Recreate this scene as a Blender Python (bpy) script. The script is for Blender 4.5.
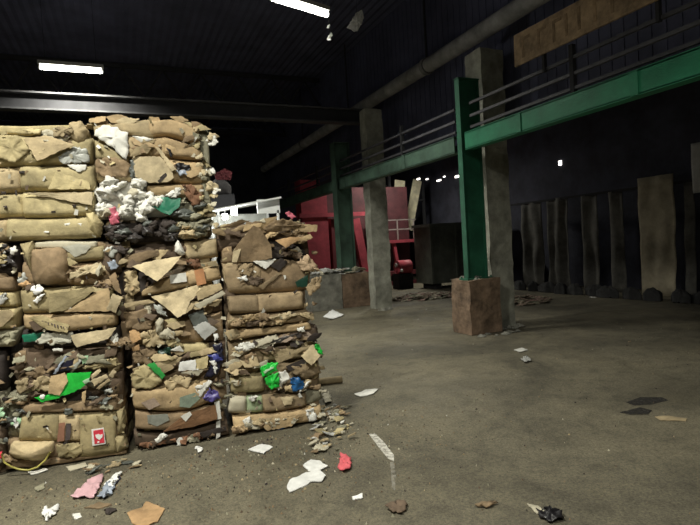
import bpy, math, random
from mathutils import Vector, Matrix, noise

for _o in list(bpy.data.objects):
    bpy.data.objects.remove(_o)
scene = bpy.context.scene
COL = scene.collection
R = math.radians

# ------------------------------------------------------------------ camera
YAW, PITCH, ROLL = R(23.5), R(-2.0), R(3.4)
_f = Vector((math.sin(YAW)*math.cos(PITCH), math.cos(YAW)*math.cos(PITCH), math.sin(PITCH)))
_r = Vector((math.cos(YAW), -math.sin(YAW), 0))
_u = _r.cross(_f)
_r2 = _r*math.cos(ROLL) - _u*math.sin(ROLL)
_u2 = _r*math.sin(ROLL) + _u*math.cos(ROLL)
cam_data = bpy.data.cameras.new('camera')
cam_data.sensor_width = 36
cam_data.lens = 36*520/700
cam_data.clip_start = .05
cam = bpy.data.objects.new('camera', cam_data)
COL.objects.link(cam)
m = Matrix((_r2, _u2, -_f)).transposed().to_4x4()
m.translation = Vector((0, 0, 1.6))
cam.matrix_world = m
scene.camera = cam

# ------------------------------------------------------------------ world, exposure
world = bpy.data.worlds.new('night')
scene.world = world
world.use_nodes = True
world.node_tree.nodes['Background'].inputs['Color'].default_value = (.02, .022, .03, 1)
world.node_tree.nodes['Background'].inputs['Strength'].default_value = .3
scene.view_settings.view_transform = 'Standard'
scene.view_settings.look = 'None'
scene.view_settings.gamma = 1
scene.view_settings.use_curve_mapping = False
scene.view_settings.exposure = -0.35
LAMP_W = 260.0
LAMP_COLOR = (1.0, .98, .86)

# ------------------------------------------------------------------ materials
MATS = {}
def nmat(name, col, rough=.8, vary=.35, scale=7.0, bump=.25, fine=60.0, metal=0.0, alt=None, rnd=.22, stretch=None):
    if name in MATS: return MATS[name]
    mt = bpy.data.materials.new(name); mt.use_nodes = True
    nt = mt.node_tree; N = nt.nodes; L = nt.links
    b = N['Principled BSDF']
    b.inputs['Roughness'].default_value = rough
    b.inputs['Metallic'].default_value = metal
    tc = N.new('ShaderNodeTexCoord')
    src = tc.outputs['Object']
    oi = N.new('ShaderNodeObjectInfo')
    add = N.new('ShaderNodeVectorMath'); add.operation = 'ADD'
    mul = N.new('ShaderNodeVectorMath'); mul.operation = 'SCALE'
    mul.inputs[0].default_value = (7.3, 3.1, 5.7); L.new(oi.outputs['Random'], mul.inputs['Scale'])
    L.new(src, add.inputs[0]); L.new(mul.outputs[0], add.inputs[1])
    vec = add.outputs[0]
    if stretch:
        mp = N.new('ShaderNodeMapping'); mp.inputs['Scale'].default_value = stretch
        L.new(vec, mp.inputs['Vector']); vec = mp.outputs[0]
    n1 = N.new('ShaderNodeTexNoise'); n1.inputs['Scale'].default_value = scale
    n1.inputs['Detail'].default_value = 6; n1.inputs['Roughness'].default_value = .65
    L.new(vec, n1.inputs['Vector'])
    rp = N.new('ShaderNodeValToRGB')
    d = alt if alt else tuple(c*(1-vary) for c in col)
    l = tuple(min(1, c*(1+vary*.45)) for c in col)
    rp.color_ramp.elements[0].position = .32; rp.color_ramp.elements[0].color = (*d, 1)
    rp.color_ramp.elements[1].position = .68; rp.color_ramp.elements[1].color = (*l, 1)
    L.new(n1.outputs['Fac'], rp.inputs['Fac'])
    mr = N.new('ShaderNodeMapRange'); mr.inputs['To Min'].default_value = 1-rnd; mr.inputs['To Max'].default_value = 1+rnd
    L.new(oi.outputs['Random'], mr.inputs['Value'])
    hs = N.new('ShaderNodeHueSaturation'); L.new(rp.outputs['Color'], hs.inputs['Color']); L.new(mr.outputs['Result'], hs.inputs['Value'])
    L.new(hs.outputs['Color'], b.inputs['Base Color'])
    if bump:
        n2 = N.new('ShaderNodeTexNoise'); n2.inputs['Scale'].default_value = fine; n2.inputs['Detail'].default_value = 4
        L.new(vec, n2.inputs['Vector'])
        bp = N.new('ShaderNodeBump'); bp.inputs['Strength'].default_value = bump; bp.inputs['Distance'].default_value = .01
        L.new(n2.outputs['Fac'], bp.inputs['Height']); L.new(bp.outputs['Normal'], b.inputs['Normal'])
    MATS[name] = mt
    return mt

CARD = dict(kraft=(.45,.355,.21), kraft2=(.56,.46,.29), olive=(.45,.375,.205), tan=(.48,.35,.195), brown=(.27,.19,.11),
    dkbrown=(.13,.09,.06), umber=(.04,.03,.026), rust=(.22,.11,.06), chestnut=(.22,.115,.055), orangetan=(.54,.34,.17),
    orangepale=(.55,.4,.26), greyolive=(.27,.255,.18), mauve=(.34,.26,.2), mutedred=(.33,.16,.1), ink=(.09,.07,.07),
    teal=(.25,.31,.24), slateblue=(.28,.29,.25), core=(.15,.11,.07), sepia=(.33,.245,.145), olivedk=(.36,.295,.16))
PAPER = dict(paper=(.72,.71,.66), paperdull=(.5,.46,.35), white=(.82,.82,.8), greypaper=(.45,.45,.43), newsprint=(.44,.43,.36), palegreen2=(.34,.42,.26), pinkpaper=(.68,.42,.46), redpaper=(.6,.11,.13), powder=(.5,.48,.42), powder2=(.27,.25,.2))
PLAST = dict(greyplastic=(.42,.43,.4), slate=(.11,.12,.11), dkgrey=(.05,.045,.045), black=(.012,.011,.013), navy=(.014,.014,.035),
    blue=(.02,.13,.36), royalblue=(.06,.07,.3), purple=(.1,.08,.3), bluegrey=(.36,.41,.5), emerald=(.012,.17,.095),
    bottlegreen=(.012,.05,.032), green=(.02,.55,.06), green2=(.03,.3,.06), palegreen=(.4,.62,.4), pink=(.68,.17,.24), red=(.66,.045,.075), orange=(.55,.27,.13), yellow=(.5,.45,.12))
def M(name):
    if name in MATS: return MATS[name]
    if name in CARD: return nmat(name, CARD[name], .85, .4, 9, .35, 45)
    if name in PAPER: return nmat(name, PAPER[name], .8, .18, 14, .2, 50, rnd=.12)
    return nmat(name, PLAST[name], .38, .25, 10, .15, 40, rnd=.12)
def dust(name, col, a0, a1):
    mt = nmat(name, col, .95, .2, 12, .0)
    nt = mt.node_tree; n = nt.nodes.new('ShaderNodeTexNoise'); n.inputs['Scale'].default_value = 22; n.inputs['Detail'].default_value = 6
    tc = nt.nodes.new('ShaderNodeTexCoord'); nt.links.new(tc.outputs['Object'], n.inputs['Vector'])
    mr = nt.nodes.new('ShaderNodeMapRange'); mr.inputs['From Min'].default_value = .35; mr.inputs['From Max'].default_value = .65
    mr.inputs['To Min'].default_value = a0; mr.inputs['To Max'].default_value = a1
    nt.links.new(n.outputs['Fac'], mr.inputs['Value']); nt.links.new(mr.outputs['Result'], nt.nodes['Principled BSDF'].inputs['Alpha'])
dust('powder', (.6,.58,.52), .2, 1.0); dust('powder2', (.34,.32,.27), .0, .6); dust('damp', (.03,.027,.024), .25, .95)
def emat(name, col, s):
    mt = bpy.data.materials.new(name); mt.use_nodes = True
    b = mt.node_tree.nodes['Principled BSDF']
    b.inputs['Base Color'].default_value = (*col, 1)
    b.inputs['Emission Color'].default_value = (*col, 1); b.inputs['Emission Strength'].default_value = s
    MATS[name] = mt
    return mt

# ------------------------------------------------------------------ helpers
def mesh_obj(name, verts, faces, mat, parent=None, smooth=False, fmats=None):
    me = bpy.data.meshes.new(name)
    me.from_pydata([tuple(v) for v in verts], [], faces)
    for k in (mat if isinstance(mat, (list, tuple)) else [mat]): me.materials.append(k)
    if fmats: me.polygons.foreach_set('material_index', fmats)
    if smooth: me.polygons.foreach_set('use_smooth', [True]*len(me.polygons))
    me.update()
    o = bpy.data.objects.new(name, me); COL.objects.link(o)
    if parent: o.parent = parent
    return o
def empty(name, loc, rz=0.0):
    o = bpy.data.objects.new(name, None); o.empty_display_size = .1
    COL.objects.link(o); o.location = loc; o.rotation_euler = (0, 0, rz)
    return o
def tag(o, label=None, cat=None, group=None, kind=None):
    for k, v in (('label', label), ('category', cat), ('group', group), ('kind', kind)):
        if v: o[k] = v
    return o
class MB:
    def __init__(s): s.v = []; s.f = []
    def box(s, x0, y0, z0, x1, y1, z1):
        n = len(s.v)
        s.v += [(x0,y0,z0),(x1,y0,z0),(x1,y1,z0),(x0,y1,z0),(x0,y0,z1),(x1,y0,z1),(x1,y1,z1),(x0,y1,z1)]
        s.f += [tuple(n+i for i in q) for q in ((0,3,2,1),(4,5,6,7),(0,1,5,4),(1,2,6,5),(2,3,7,6),(3,0,4,7))]
        return s
    def bar(s, a, b, w, h, up=(0,0,1)):
        a = Vector(a); b = Vector(b); d = (b-a).normalized(); u = Vector(up)
        x = d.cross(u).normalized(); u = x.cross(d)
        n = len(s.v)
        for p in (a, b):
            for i, j in ((-1,-1),(1,-1),(1,1),(-1,1)): s.v.append(p + x*i*w/2 + u*j*h/2)
        s.f += [tuple(n+i for i in q) for q in ((0,1,2,3),(7,6,5,4),(0,4,5,1),(1,5,6,2),(2,6,7,3),(3,7,4,0))]
        return s
    def tube(s, pts, r, seg=8, caps=True):
        pts = [Vector(p) for p in pts]; n0 = len(s.v)
        for i, p in enumerate(pts):
            d = (pts[min(i+1, len(pts)-1)] - pts[max(i-1, 0)]).normalized()
            a = Vector((0,0,1)) if abs(d.z) < .9 else Vector((1,0,0))
            x = d.cross(a).normalized(); y = x.cross(d)
            for k in range(seg):
                t = 2*math.pi*k/seg; s.v.append(p + x*math.cos(t)*r + y*math.sin(t)*r)
        for i in range(len(pts)-1):
            for k in range(seg):
                a = n0+i*seg+k; b = n0+i*seg+(k+1) % seg
                s.f.append((a, b, b+seg, a+seg))
        if caps:
            s.f.append(tuple(n0+k for k in range(seg))); e = n0+(len(pts)-1)*seg
            s.f.append(tuple(e+k for k in reversed(range(seg))))
        return s
    def build(s, name, mat, parent=None, smooth=False): return mesh_obj(name, s.v, s.f, mat, parent, smooth)

def rough_box(name, x0, y0, z0, x1, y1, z1, step, amp, mat, parent=None, freq=3.0, seed=0, smooth=False, keep_bottom=True, layers=0.0):
    """box of six displaced grids that share their edges through position-based noise"""
    nx, ny, nz = (max(1, round((b-a)/step)) for a, b in ((x0,x1),(y0,y1),(z0,z1)))
    idx = {}; V = []; Fc = []
    c = Vector(((x0+x1)/2, (y0+y1)/2, (z0+z1)/2)); off = Vector((seed*13.7, seed*5.1, seed*9.3))
    def vid(i, j, k):
        if (i,j,k) in idx: return idx[(i,j,k)]
        p = Vector((x0+(x1-x0)*i/nx, y0+(y1-y0)*j/ny, z0+(z1-z0)*k/nz))
        d = noise.noise_vector(p*freq+off)*amp + noise.noise_vector(p*freq*3.1+off)*amp*.45
        if layers:
            w = math.sin((p.z + .03*noise.noise(p*1.5+off))*layers)*amp*.8
            d += Vector((p.x-c.x, p.y-c.y, 0)).normalized()*w
        if keep_bottom and k == 0: d.z = 0
        idx[(i,j,k)] = len(V); V.append(p+d)
        return idx[(i,j,k)]
    for i in range(nx):
        for j in range(ny):
            Fc.append((vid(i,j,0),vid(i,j+1,0),vid(i+1,j+1,0),vid(i+1,j,0)))
            Fc.append((vid(i,j,nz),vid(i+1,j,nz),vid(i+1,j+1,nz),vid(i,j+1,nz)))
    for i in range(nx):
        for k in range(nz):
            Fc.append((vid(i,0,k),vid(i+1,0,k),vid(i+1,0,k+1),vid(i,0,k+1)))
            Fc.append((vid(i,ny,k),vid(i,ny,k+1),vid(i+1,ny,k+1),vid(i+1,ny,k)))
    for j in range(ny):
        for k in range(nz):
            Fc.append((vid(0,j,k),vid(0,j,k+1),vid(0,j+1,k+1),vid(0,j+1,k)))
            Fc.append((vid(nx,j,k),vid(nx,j+1,k),vid(nx,j+1,k+1),vid(nx,j,k+1)))
    return mesh_obj(name, V, Fc, mat, parent, smooth)

def along(pl, s):
    """point at fraction s (by x) of a polyline of (x, z)"""
    L = [0.0]
    for a, b in zip(pl, pl[1:]): L.append(L[-1]+math.hypot(b[0]-a[0], b[1]-a[1]))
    t = s*L[-1]
    for i in range(len(pl)-1):
        if t <= L[i+1] or i == len(pl)-2:
            k = (t-L[i])/max(1e-6, L[i+1]-L[i])
            return (pl[i][0]+(pl[i+1][0]-pl[i][0])*k, pl[i][1]+(pl[i+1][1]-pl[i][1])*k)
def slab_geo(top, bot, out, bulge, seed, back=.16):
    """a squashed layer: rounded front, crumpled, running back into the bale"""
    w = max(abs(top[-1][0]-top[0][0]), .05)
    n = max(6, int(w/.022)); mm = 8
    V = []; Fc = []; off = Vector((seed*3.7, seed*1.9, seed*7.7))
    for i in range(n+1):
        s = i/n; t0 = along(top, s); b0 = along(bot, s)
        for j in range(mm+1):
            t = j/mm
            x = b0[0]+(t0[0]-b0[0])*t; z = b0[1]+(t0[1]-b0[1])*t
            e = 1-abs(2*t-1)**6.0; es = 1-abs(2*s-1)**14
            p = Vector((x, 0, z))
            nz = noise.noise(Vector((x*4, z*9, 0))+off)*.012 + noise.noise(Vector((x*13, z*18, 3))+off)*.004
            cr = -abs(noise.noise(Vector((x*6+z*4, z*8, 5))+off))*.010
            y = -(out + bulge*(e*.85+.15)*(.55+.45*es)) + (1-e)*.02 - (nz+cr)*(.5+.5*e)
            zz = z + noise.noise(Vector((x*6, 0, t*2))+off)*.006
            xx = x + noise.noise(Vector((0, z*9, s*3))+off)*.006
            V.append((xx, y, zz))
    for i in range(n):
        for j in range(mm):
            a = i*(mm+1)+j; Fc.append((a, a+mm+1, a+mm+2, a+1))
    ring = [i*(mm+1) for i in range(n+1)] + [n*(mm+1)+j for j in range(1, mm+1)] + [i*(mm+1)+mm for i in range(n-1, -1, -1)] + [j for j in range(mm-1, 0, -1)]
    k0 = len(V)
    for r in ring: V.append((V[r][0], back, V[r][2]))
    q = len(ring)
    for i in range(q): Fc.append((ring[i], k0+i, k0+(i+1) % q, ring[(i+1) % q]))
    return V, Fc
def piece_geo(poly, out, kind, tx, tz, seed, back=None):
    """a torn sheet or lump: star-shaped outline filled with rings, folded and given thickness"""
    rg = random.Random(seed)
    P = [Vector((p[0], p[1])) for p in poly]
    per = sum((P[i]-P[i-1]).length for i in range(len(P)))
    step = max(per/44, .012)
    jag = {'d': .0015, 'f': .004, 'c': .010, 'b': .004, 'l': .008}[kind]
    B = []
    for i in range(len(P)):
        a, b = P[i], P[(i+1) % len(P)]; k = max(1, int((b-a).length/step))
        for q in range(k):
            p = a+(b-a)*q/k
            B.append(p + (Vector((rg.uniform(-jag, jag), rg.uniform(-jag, jag))) if q else Vector((0, 0))))
    c = sum(P, Vector((0, 0)))/len(P)
    size = math.sqrt(sum((p-c).length_squared for p in P)/len(P))
    ts = [1, .8, .55, .28] if kind not in 'fd' else [1, .7, .35]
    bulge = {'d': .0, 'f': .004, 'c': .006, 'b': min(.06, size*.55), 'l': min(.05, size*.6)}[kind]
    cr = {'d': .0, 'f': .005, 'c': min(.016, size*.22), 'b': .008, 'l': min(.018, size*.3)}[kind]
    fr = {'d': 9, 'f': 9, 'c': 24, 'b': 12, 'l': 30}[kind]
    off = Vector((seed*1.3, seed*2.1, 0)); th = {'d': .003, 'f': .006, 'c': .008, 'b': .08, 'l': .06}[kind]
    fa = rg.uniform(0, math.pi); fd = Vector((math.cos(fa), math.sin(fa))); fo = rg.uniform(-.3, .3)*size; fk = rg.uniform(-.10, .16) if kind in 'fc' else 0
    V = []; Fc = []; n = len(B)
    def yy(p, t):
        h = out + bulge*(1-t**2.2) + tx*(p.x-c.x) + tz*(c.y-p.y) + fk*abs((p-c).dot(fd)-fo)
        q = Vector((p.x*fr, p.y*fr, 0))+off
        return -(h + cr*noise.noise(q)*1.4 + cr*.5*noise.noise(q*2.3))
    for t in ts:
        for b in B:
            p = c+(b-c)*t; V.append((p.x, yy(p, t), p.y))
    V.append((c.x, yy(c, 0), c.y)); ce = len(V)-1
    for r in range(len(ts)-1):
        for i in range(n):
            j = (i+1) % n
            Fc.append((r*n+i, r*n+j, (r+1)*n+j, (r+1)*n+i))
    r = len(ts)-1
    for i in range(n): Fc.append((r*n+i, r*n+(i+1) % n, ce))
    k0 = len(V); bk = th if back is None else back
    if kind in 'dfc':
        nn = len(V)
        V += [(v[0], v[1]+bk, v[2]) for v in V[:nn]]
        F0 = list(Fc); Fc += [tuple(nn+i for i in reversed(f)) for f in F0]
        for i in range(n): Fc.append((i, nn+i, nn+(i+1) % n, (i+1) % n))
    else:
        for i in range(n): V.append((V[i][0], V[i][1]+bk, V[i][2]))
        for i in range(n): Fc.append((i, k0+i, k0+(i+1) % n, (i+1) % n))
        Fc.append(tuple(k0+i for i in range(n)))
    return V, Fc
def rand_poly(rg, cx, cz, s, ar):
    a0 = rg.uniform(0, 6.28); n = rg.choice((4, 4, 5, 6)); tilt = rg.uniform(-.35, .35)
    pts = []
    for i in range(n):
        a = a0+6.283*(i+rg.uniform(-.3, .3))/n; r = s*.5*rg.uniform(.7, 1.2)
        x = math.cos(a)*r*math.sqrt(ar); z = math.sin(a)*r/math.sqrt(ar)
        pts.append((cx+x*math.cos(tilt)-z*math.sin(tilt), cz+x*math.sin(tilt)+z*math.cos(tilt)))
    return pts

# ------------------------------------------------------------------ the hall
def floor_mat():
    mt = bpy.data.materials.new('dusty_floor'); mt.use_nodes = True
    nt = mt.node_tree; N = nt.nodes; L = nt.links; b = N['Principled BSDF']
    tc = N.new('ShaderNodeTexCoord')
    def nz(scale, det=8, rough=.6, dist=0.0):
        n = N.new('ShaderNodeTexNoise'); n.inputs['Scale'].default_value = scale; n.inputs['Detail'].default_value = det
        n.inputs['Roughness'].default_value = rough; n.inputs['Distortion'].default_value = dist
        L.new(tc.outputs['Object'], n.inputs['Vector']); return n
    def ramp(n, stops):
        r = N.new('ShaderNodeValToRGB'); e = r.color_ramp.elements
        while len(e) < len(stops): e.new(.5)
        for k, (p, c) in enumerate(stops): e[k].position = p; e[k].color = (*c, 1)
        L.new(n.outputs['Fac'], r.inputs['Fac']); return r
    big = ramp(nz(.55, 6, .6, .8), [(.34, (.09,.081,.058)), (.5, (.152,.137,.097)), (.68, (.215,.192,.134))])
    mid = ramp(nz(4.5, 8, .7, .4), [(.3, (.62,.62,.62)), (.55, (1,1,1)), (.75, (1.0,.98,.92))])
    fine = ramp(nz(62, 8, .85), [(.36, (.38,.37,.35)), (.5, (1,.99,.96)), (.66, (1.65,1.6,1.45))])
    def mulc(a, c):
        mx = N.new('ShaderNodeMix'); mx.data_type = 'RGBA'; mx.blend_type = 'MULTIPLY'; mx.inputs['Factor'].default_value = 1
        L.new(a, mx.inputs['A']); L.new(c, mx.inputs['B']); return mx.outputs['Result']
    colr = mulc(mulc(big.outputs['Color'], mid.outputs['Color']), fine.outputs['Color'])
    L.new(colr, b.inputs['Base Color'])
    rr = ramp(nz(.8, 5, .6), [(.3, (.55,)*3), (.6, (.9,)*3)]); L.new(rr.outputs['Color'], b.inputs['Roughness'])
    bp = N.new('ShaderNodeBump'); bp.inputs['Strength'].default_value = .8; bp.inputs['Distance'].default_value = .015
    L.new(nz(30, 8, .7).outputs['Fac'], bp.inputs['Height']); L.new(bp.outputs['Normal'], b.inputs['Normal'])
    return mt
def floor():
    V = []; Fc = []; x0, x1, y0, y1 = -9, 12.2, -8, 24; nx, ny = 106, 160
    for j in range(ny+1):
        for i in range(nx+1):
            x = x0+(x1-x0)*i/nx; y = y0+(y1-y0)*j/ny
            V.append((x, y, -.004 - .012*max(0, noise.noise(Vector((x*.9, y*.9, 0)))) - .004*max(0, noise.noise(Vector((x*3, y*3, 2))))))
    for j in range(ny):
        for i in range(nx):
            a = j*(nx+1)+i; Fc.append((a, a+1, a+nx+2, a+nx+1))
    return tag(mesh_obj('floor', V, Fc, floor_mat(), smooth=True), 'dusty grey-brown concrete floor strewn with litter', None, None, 'structure')
floor()
WALL = nmat('dark_wall', (.05,.052,.075), .9, .5, 1.5, .4, 12, rnd=.05)  # dark bluish walls, tone varied by noise
ROOF = nmat('dark_roof', (.085,.09,.15), .8, .4, 1.2, .3, 8, rnd=.05)
STEEL = nmat('dark_steel', (.022,.022,.025), .9, .4, 5, .2, 40, rnd=.1)
LITSTEEL = nmat('lit_steel', (.06,.06,.064), .65, .4, 4, .2, 40, rnd=.1)  # paler copy of the steel, paints lamp light on the girder flanges
for nm, a in (('wall_left', (-9.2,-8,0,-9,24,7.2)), ('wall_back', (-9,24,0,12.2,24.2,7.2)), ('wall_front', (-9,-8.2,0,12.2,-8,7.2)), ('wall_right', (12.2,-8,0,12.4,24,7.2))):
    tag(MB().box(*a).build(nm, WALL), kind='structure')
# corrugated roof
V = []; Fc = []
for i in range(213):
    x = -9+i*.1
    for y in (-8, 24): V.append((x, y, 7.2+(.03 if i % 2 else 0)))
for i in range(212): Fc.append((i*2, i*2+1, i*2+3, i*2+2))
tag(mesh_obj('ceiling', V, Fc, ROOF), kind='structure')
# ribbed sheet wall above the beam line
b = MB(); b.box(6.42, -8, 3.5, 6.46, 24, 7.2)
for k in range(160): b.box(6.41, -8+k*.2, 3.5, 6.42, -8+k*.2+.07, 7.2)
tag(b.build('wall_upper', ROOF), kind='structure')
# roof trusses
for y in (-4, 0, 4.2, 16.4, 20.5):
    t = empty('roof_truss', (0, y, 6.2))
    tag(t, 'dark steel roof truss hidden in the gloom under the roof', 'truss', 'dark roof trusses')
    MB().box(-9, -.05, -.06, 6.4, .05, .06).build('bottom_chord', STEEL, t)
    MB().box(-9, -.05, .86, 6.4, .05, .98).build('top_chord', STEEL, t)
    for k in range(14):
        xa = -9+k*1.1
        MB().bar((xa, 0, .05), (xa+.55, 0, .88), .05, .05, (0,1,0)).build('diagonal', STEEL, t)
        MB().bar((xa+.55, 0, .88), (xa+1.1, 0, .05), .05, .05, (0,1,0)).build('diagonal', STEEL, t)
# cross girder behind the stacks
g = empty('cross_girder', (0, 12.25, 4.68)); tag(g, 'horizontal steel girder below the lit lamp, lamp light painted on its flanges', 'girder')
MB().box(-9, -.13, 0, 6.38, .13, .035).build('bottom_flange', LITSTEEL, g)
MB().box(-9, -.13, .33, 6.38, .13, .365).build('top_flange', LITSTEEL, g)
MB().box(-9, -.012, .035, 6.38, .012, .33).build('web', STEEL, g)  # near-black colour keeps the girder's body looking unlit

# ------------------------------------------------------------------ lamps
TUBE = emat('lamp_tube', (1.0, .98, .88), 30)
HOUS = nmat('lamp_housing', (.5,.5,.48), .5, .2, 8, .1, 30)
def lamp(x, y, z, rz, label, power=1.0, spread=R(150)):
    t = empty('fluorescent_lamp', (x, y, z), rz)
    tag(t, label, 'lamp', 'fluorescent tube lamps')
    MB().tube([(-.54,0,0),(.54,0,0)], .042, 12).build('tube', TUBE, t, True)
    MB().box(-.58,-.05,.06,.58,.05,.13).build('housing', HOUS, t)
    for s in (-1, 1):
        MB().box(s*.555-.015,-.03,-.03,s*.555+.015,.04,.09).build('end_cap', HOUS, t)
        MB().tube([(s*.45,0,.13),(s*.45,0,7.2-z)], .004, 5).build('hanging_wire', STEEL, t)
    ld = bpy.data.lights.new('tube_light', 'AREA'); ld.shape = 'RECTANGLE'; ld.size = 1.06; ld.size_y = .06
    ld.energy = LAMP_W*power; ld.color = LAMP_COLOR; ld.spread = spread
    lo = bpy.data.objects.new('tube_light', ld); COL.objects.link(lo); lo.parent = t; lo.location = (0, 0, -.044)
    return t
lamp(-.68, 11.7, 5.39, R(0), 'lit fluorescent tube above the girder, over the leftmost stack')
lamp(2.92, 8.10, 5.5, R(16.8), 'lit fluorescent tube at the top edge, right of the stacks', .55, R(132))
lamp(-1.5, 2.1, 5.5, R(5), 'fluorescent tube over the floor left of where the picture is taken', 1.65)
lamp(-.5, -1.4, 5.5, R(5), 'fluorescent tube behind where the picture is taken', 1.2, R(165))
lamp(9.0, 16.2, 4.45, R(10), 'fluorescent tube hidden behind the upper wall, over the red press', .55, R(178))

# ------------------------------------------------------------------ concrete columns, green posts and beams
CONC = nmat('worn_concrete', (.33,.33,.275), .92, .5, 3.5, .6, 35, rnd=.05)
CONC2 = nmat('brown_concrete', (.22,.15,.1), .95, .65, 5, .7, 30, rnd=.05)
CONC3 = nmat('grey_pier', (.24,.235,.2), .95, .5, 4, .7, 30, rnd=.05)
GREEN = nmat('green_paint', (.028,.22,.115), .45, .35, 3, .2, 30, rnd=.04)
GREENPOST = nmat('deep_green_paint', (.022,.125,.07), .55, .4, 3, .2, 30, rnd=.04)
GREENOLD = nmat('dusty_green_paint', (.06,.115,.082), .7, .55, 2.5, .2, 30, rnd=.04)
COLS = [(5.76,7.22,'worn concrete column standing behind the brown pedestal'), (5.46,11.1,'pale chipped concrete column right of the grey rubble-topped pier'),
        (5.7,2.9,'concrete column beyond the right edge of the picture')]
for k, (x, y, lb) in enumerate(COLS):
    t = empty('concrete_column', (x+.26, y+.25, 0)); tag(t, lb, 'column', 'concrete columns along the beam')
    rough_box('shaft', -.22 if k == 1 else -.25, -.12 if k == 1 else -.25, 0, .23, .2, 4.8, .1, .026, CONC, t, 2.5, k+1)
    for q in range(5):
        rg = random.Random(50+k*7+q)
        px, pz = rg.uniform(-.3,.25), .0
        V, Fc = piece_geo(rand_poly(rg, px, -.34-rg.random()*.12, rg.uniform(.1,.2), 1.3), 0, 'l', 0, 0, k*9+q)
        o = mesh_obj('rubble', [(v[0], v[2], max(.002, -v[1])) for v in V], [tuple(reversed(f)) for f in Fc], CONC3, t)
# first pedestal and post
t = empty('pedestal', (5.48, 7.2, 0)); tag(t, 'brown weathered pedestal under the bright green post', 'pedestal')
rough_box('block', -.38, -.25, 0, .24, .26, .9, .05, .022, CONC2, t, 4, 3)
for q in range(12):
    rg = random.Random(q+3)
    V, Fc = piece_geo(rand_poly(rg, rg.uniform(-.32,.2), rg.uniform(-.22,.2), rg.uniform(.08,.2), 1.2), rg.uniform(0,.05), 'l', 0, 0, q+40)
    mesh_obj('rubble', [(v[0], v[2], .87-v[1]) for v in V], [tuple(reversed(f)) for f in Fc], CONC3, t)
for q in range(10):
    rg = random.Random(q+93)
    V, Fc = piece_geo(rand_poly(rg, rg.uniform(-.45,.5), rg.uniform(-.55,-.28), rg.uniform(.06,.18), 1.3), 0, 'l', 0, 0, q+80)
    mesh_obj('rubble', [(v[0], v[2], max(.001,-v[1]*.7)) for v in V], [tuple(reversed(f)) for f in Fc], CONC3, t)
def post(x, y, z0, z1, w, d, label, mat):
    t = empty('green_post', (x, y, z0)); tag(t, label, 'post', 'green steel posts')
    h = z1-z0
    MB().box(0, -d/2, 0, .018, d/2, h).build('flange', mat, t)
    MB().box(w-.018, -d/2, 0, w, d/2, h).build('flange', mat, t)
    MB().box(.018, -.01, 0, w-.018, .01, h).build('web', mat, t)
    bpl = MB().box(-.06, -d/2-.06, -.01, w+.06, d/2+.06, .02).build('base_plate', mat, t)
    MB().box(-.01, -d/2-.01, h, w+.01, d/2+.01, h+.015).build('cap_plate', mat, t)
    for i in (0, 1):
        for j in (0, 1):
            MB().tube([(-.035+i*(w+.07), -d/2-.03+j*(d+.06), .02), (-.035+i*(w+.07), -d/2-.03+j*(d+.06), .05)], .014, 6).build('bolt', mat, bpl)
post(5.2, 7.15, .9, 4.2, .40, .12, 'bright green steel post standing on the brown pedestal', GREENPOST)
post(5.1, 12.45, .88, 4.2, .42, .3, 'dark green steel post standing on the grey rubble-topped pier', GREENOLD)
def beam(y0, y1, label, mat, plates):
    t = empty('green_beam', (5.2, y0, 3.03)); tag(t, label, 'beam', 'green steel beams')
    L_ = y1-y0
    MB().box(.0, 0, 0, .022, L_, .26).build('web', mat, t)
    MB().box(.0, 0, .245, .16, L_, .27).build('top_flange', mat, t)
    MB().box(.0, 0, -.01, .16, L_, .012).build('bottom_flange', mat, t)
    for p in plates:
        MB().box(-.016, p-y0-.05, .0, -.001, p-y0+.05, .25).build('splice_plate', mat, t)
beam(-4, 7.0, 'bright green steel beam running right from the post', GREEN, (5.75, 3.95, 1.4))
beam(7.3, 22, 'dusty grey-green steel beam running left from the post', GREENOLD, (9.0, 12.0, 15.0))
# railing over the beams
RAILM = nmat('dark_rail', (.07,.07,.08), .6, .4, 5, .1, 30)
def railing(y0, y1, label, posts):
    t = empty('railing', (5.3, y0, 3.3)); tag(t, label, 'railing', 'dark rails above the beam')
    for z in (.08, .26, .46):
        MB().box(-.02, 0, z-.02, .02, y1-y0, z+.02).build('rail', RAILM, t)
    for p in posts: MB().box(-.03, p-y0-.03, -.01, .03, p-y0+.03, .62).build('upright', STEEL, t)
railing(-3.5, 6.95, 'dark horizontal rails above the bright green beam', (4.86, .2, -2.6))
railing(7.36, 20, 'dark horizontal rails above the dusty left beam', (9.2, 14.2, 17))
# board tied to the rails
BOARD = nmat('brown_board', (.38,.27,.16), .85, .55, 6, .3, 40, rnd=.02)
t = empty('board_sign', (5.24, 0, 0)); tag(t, 'long brown board with faded marks tied above the bright green beam', 'board')
V = [(-.02,5.80,3.95),(-.02,5.79,4.38),(-.02,3.5,4.34),(-.02,3.5,3.93)]
V += [(v[0]+.03, v[1], v[2]) for v in V]
mesh_obj('panel', V, [(0,1,2,3),(7,6,5,4),(0,4,5,1),(1,5,6,2),(2,6,7,3),(3,7,4,0)], BOARD, t)
FADE = nmat('faded_ink', (.29,.2,.115), .9, .4, 12, .1, 30)
rg = random.Random(8); y = 5.62
while y > 3.6:
    s = (5.8-y)/2.45; z0 = 4.02; z1 = 4.29
    MB().box(-.023, y-.022, z0, -.019, y+.022, z1).build('faded_mark', FADE, t)
    if rg.random() < .6:
        MB().box(-.023, y-.13, z1-.04, -.019, y-.022, z1).build('faded_mark', FADE, t)
    y -= rg.uniform(.17, .3)
for yy in (5.3, 3.7): MB().box(0.011, yy-.02, 3.72, .06, yy+.02, 4.1).build('batten', STEEL, t)
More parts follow.
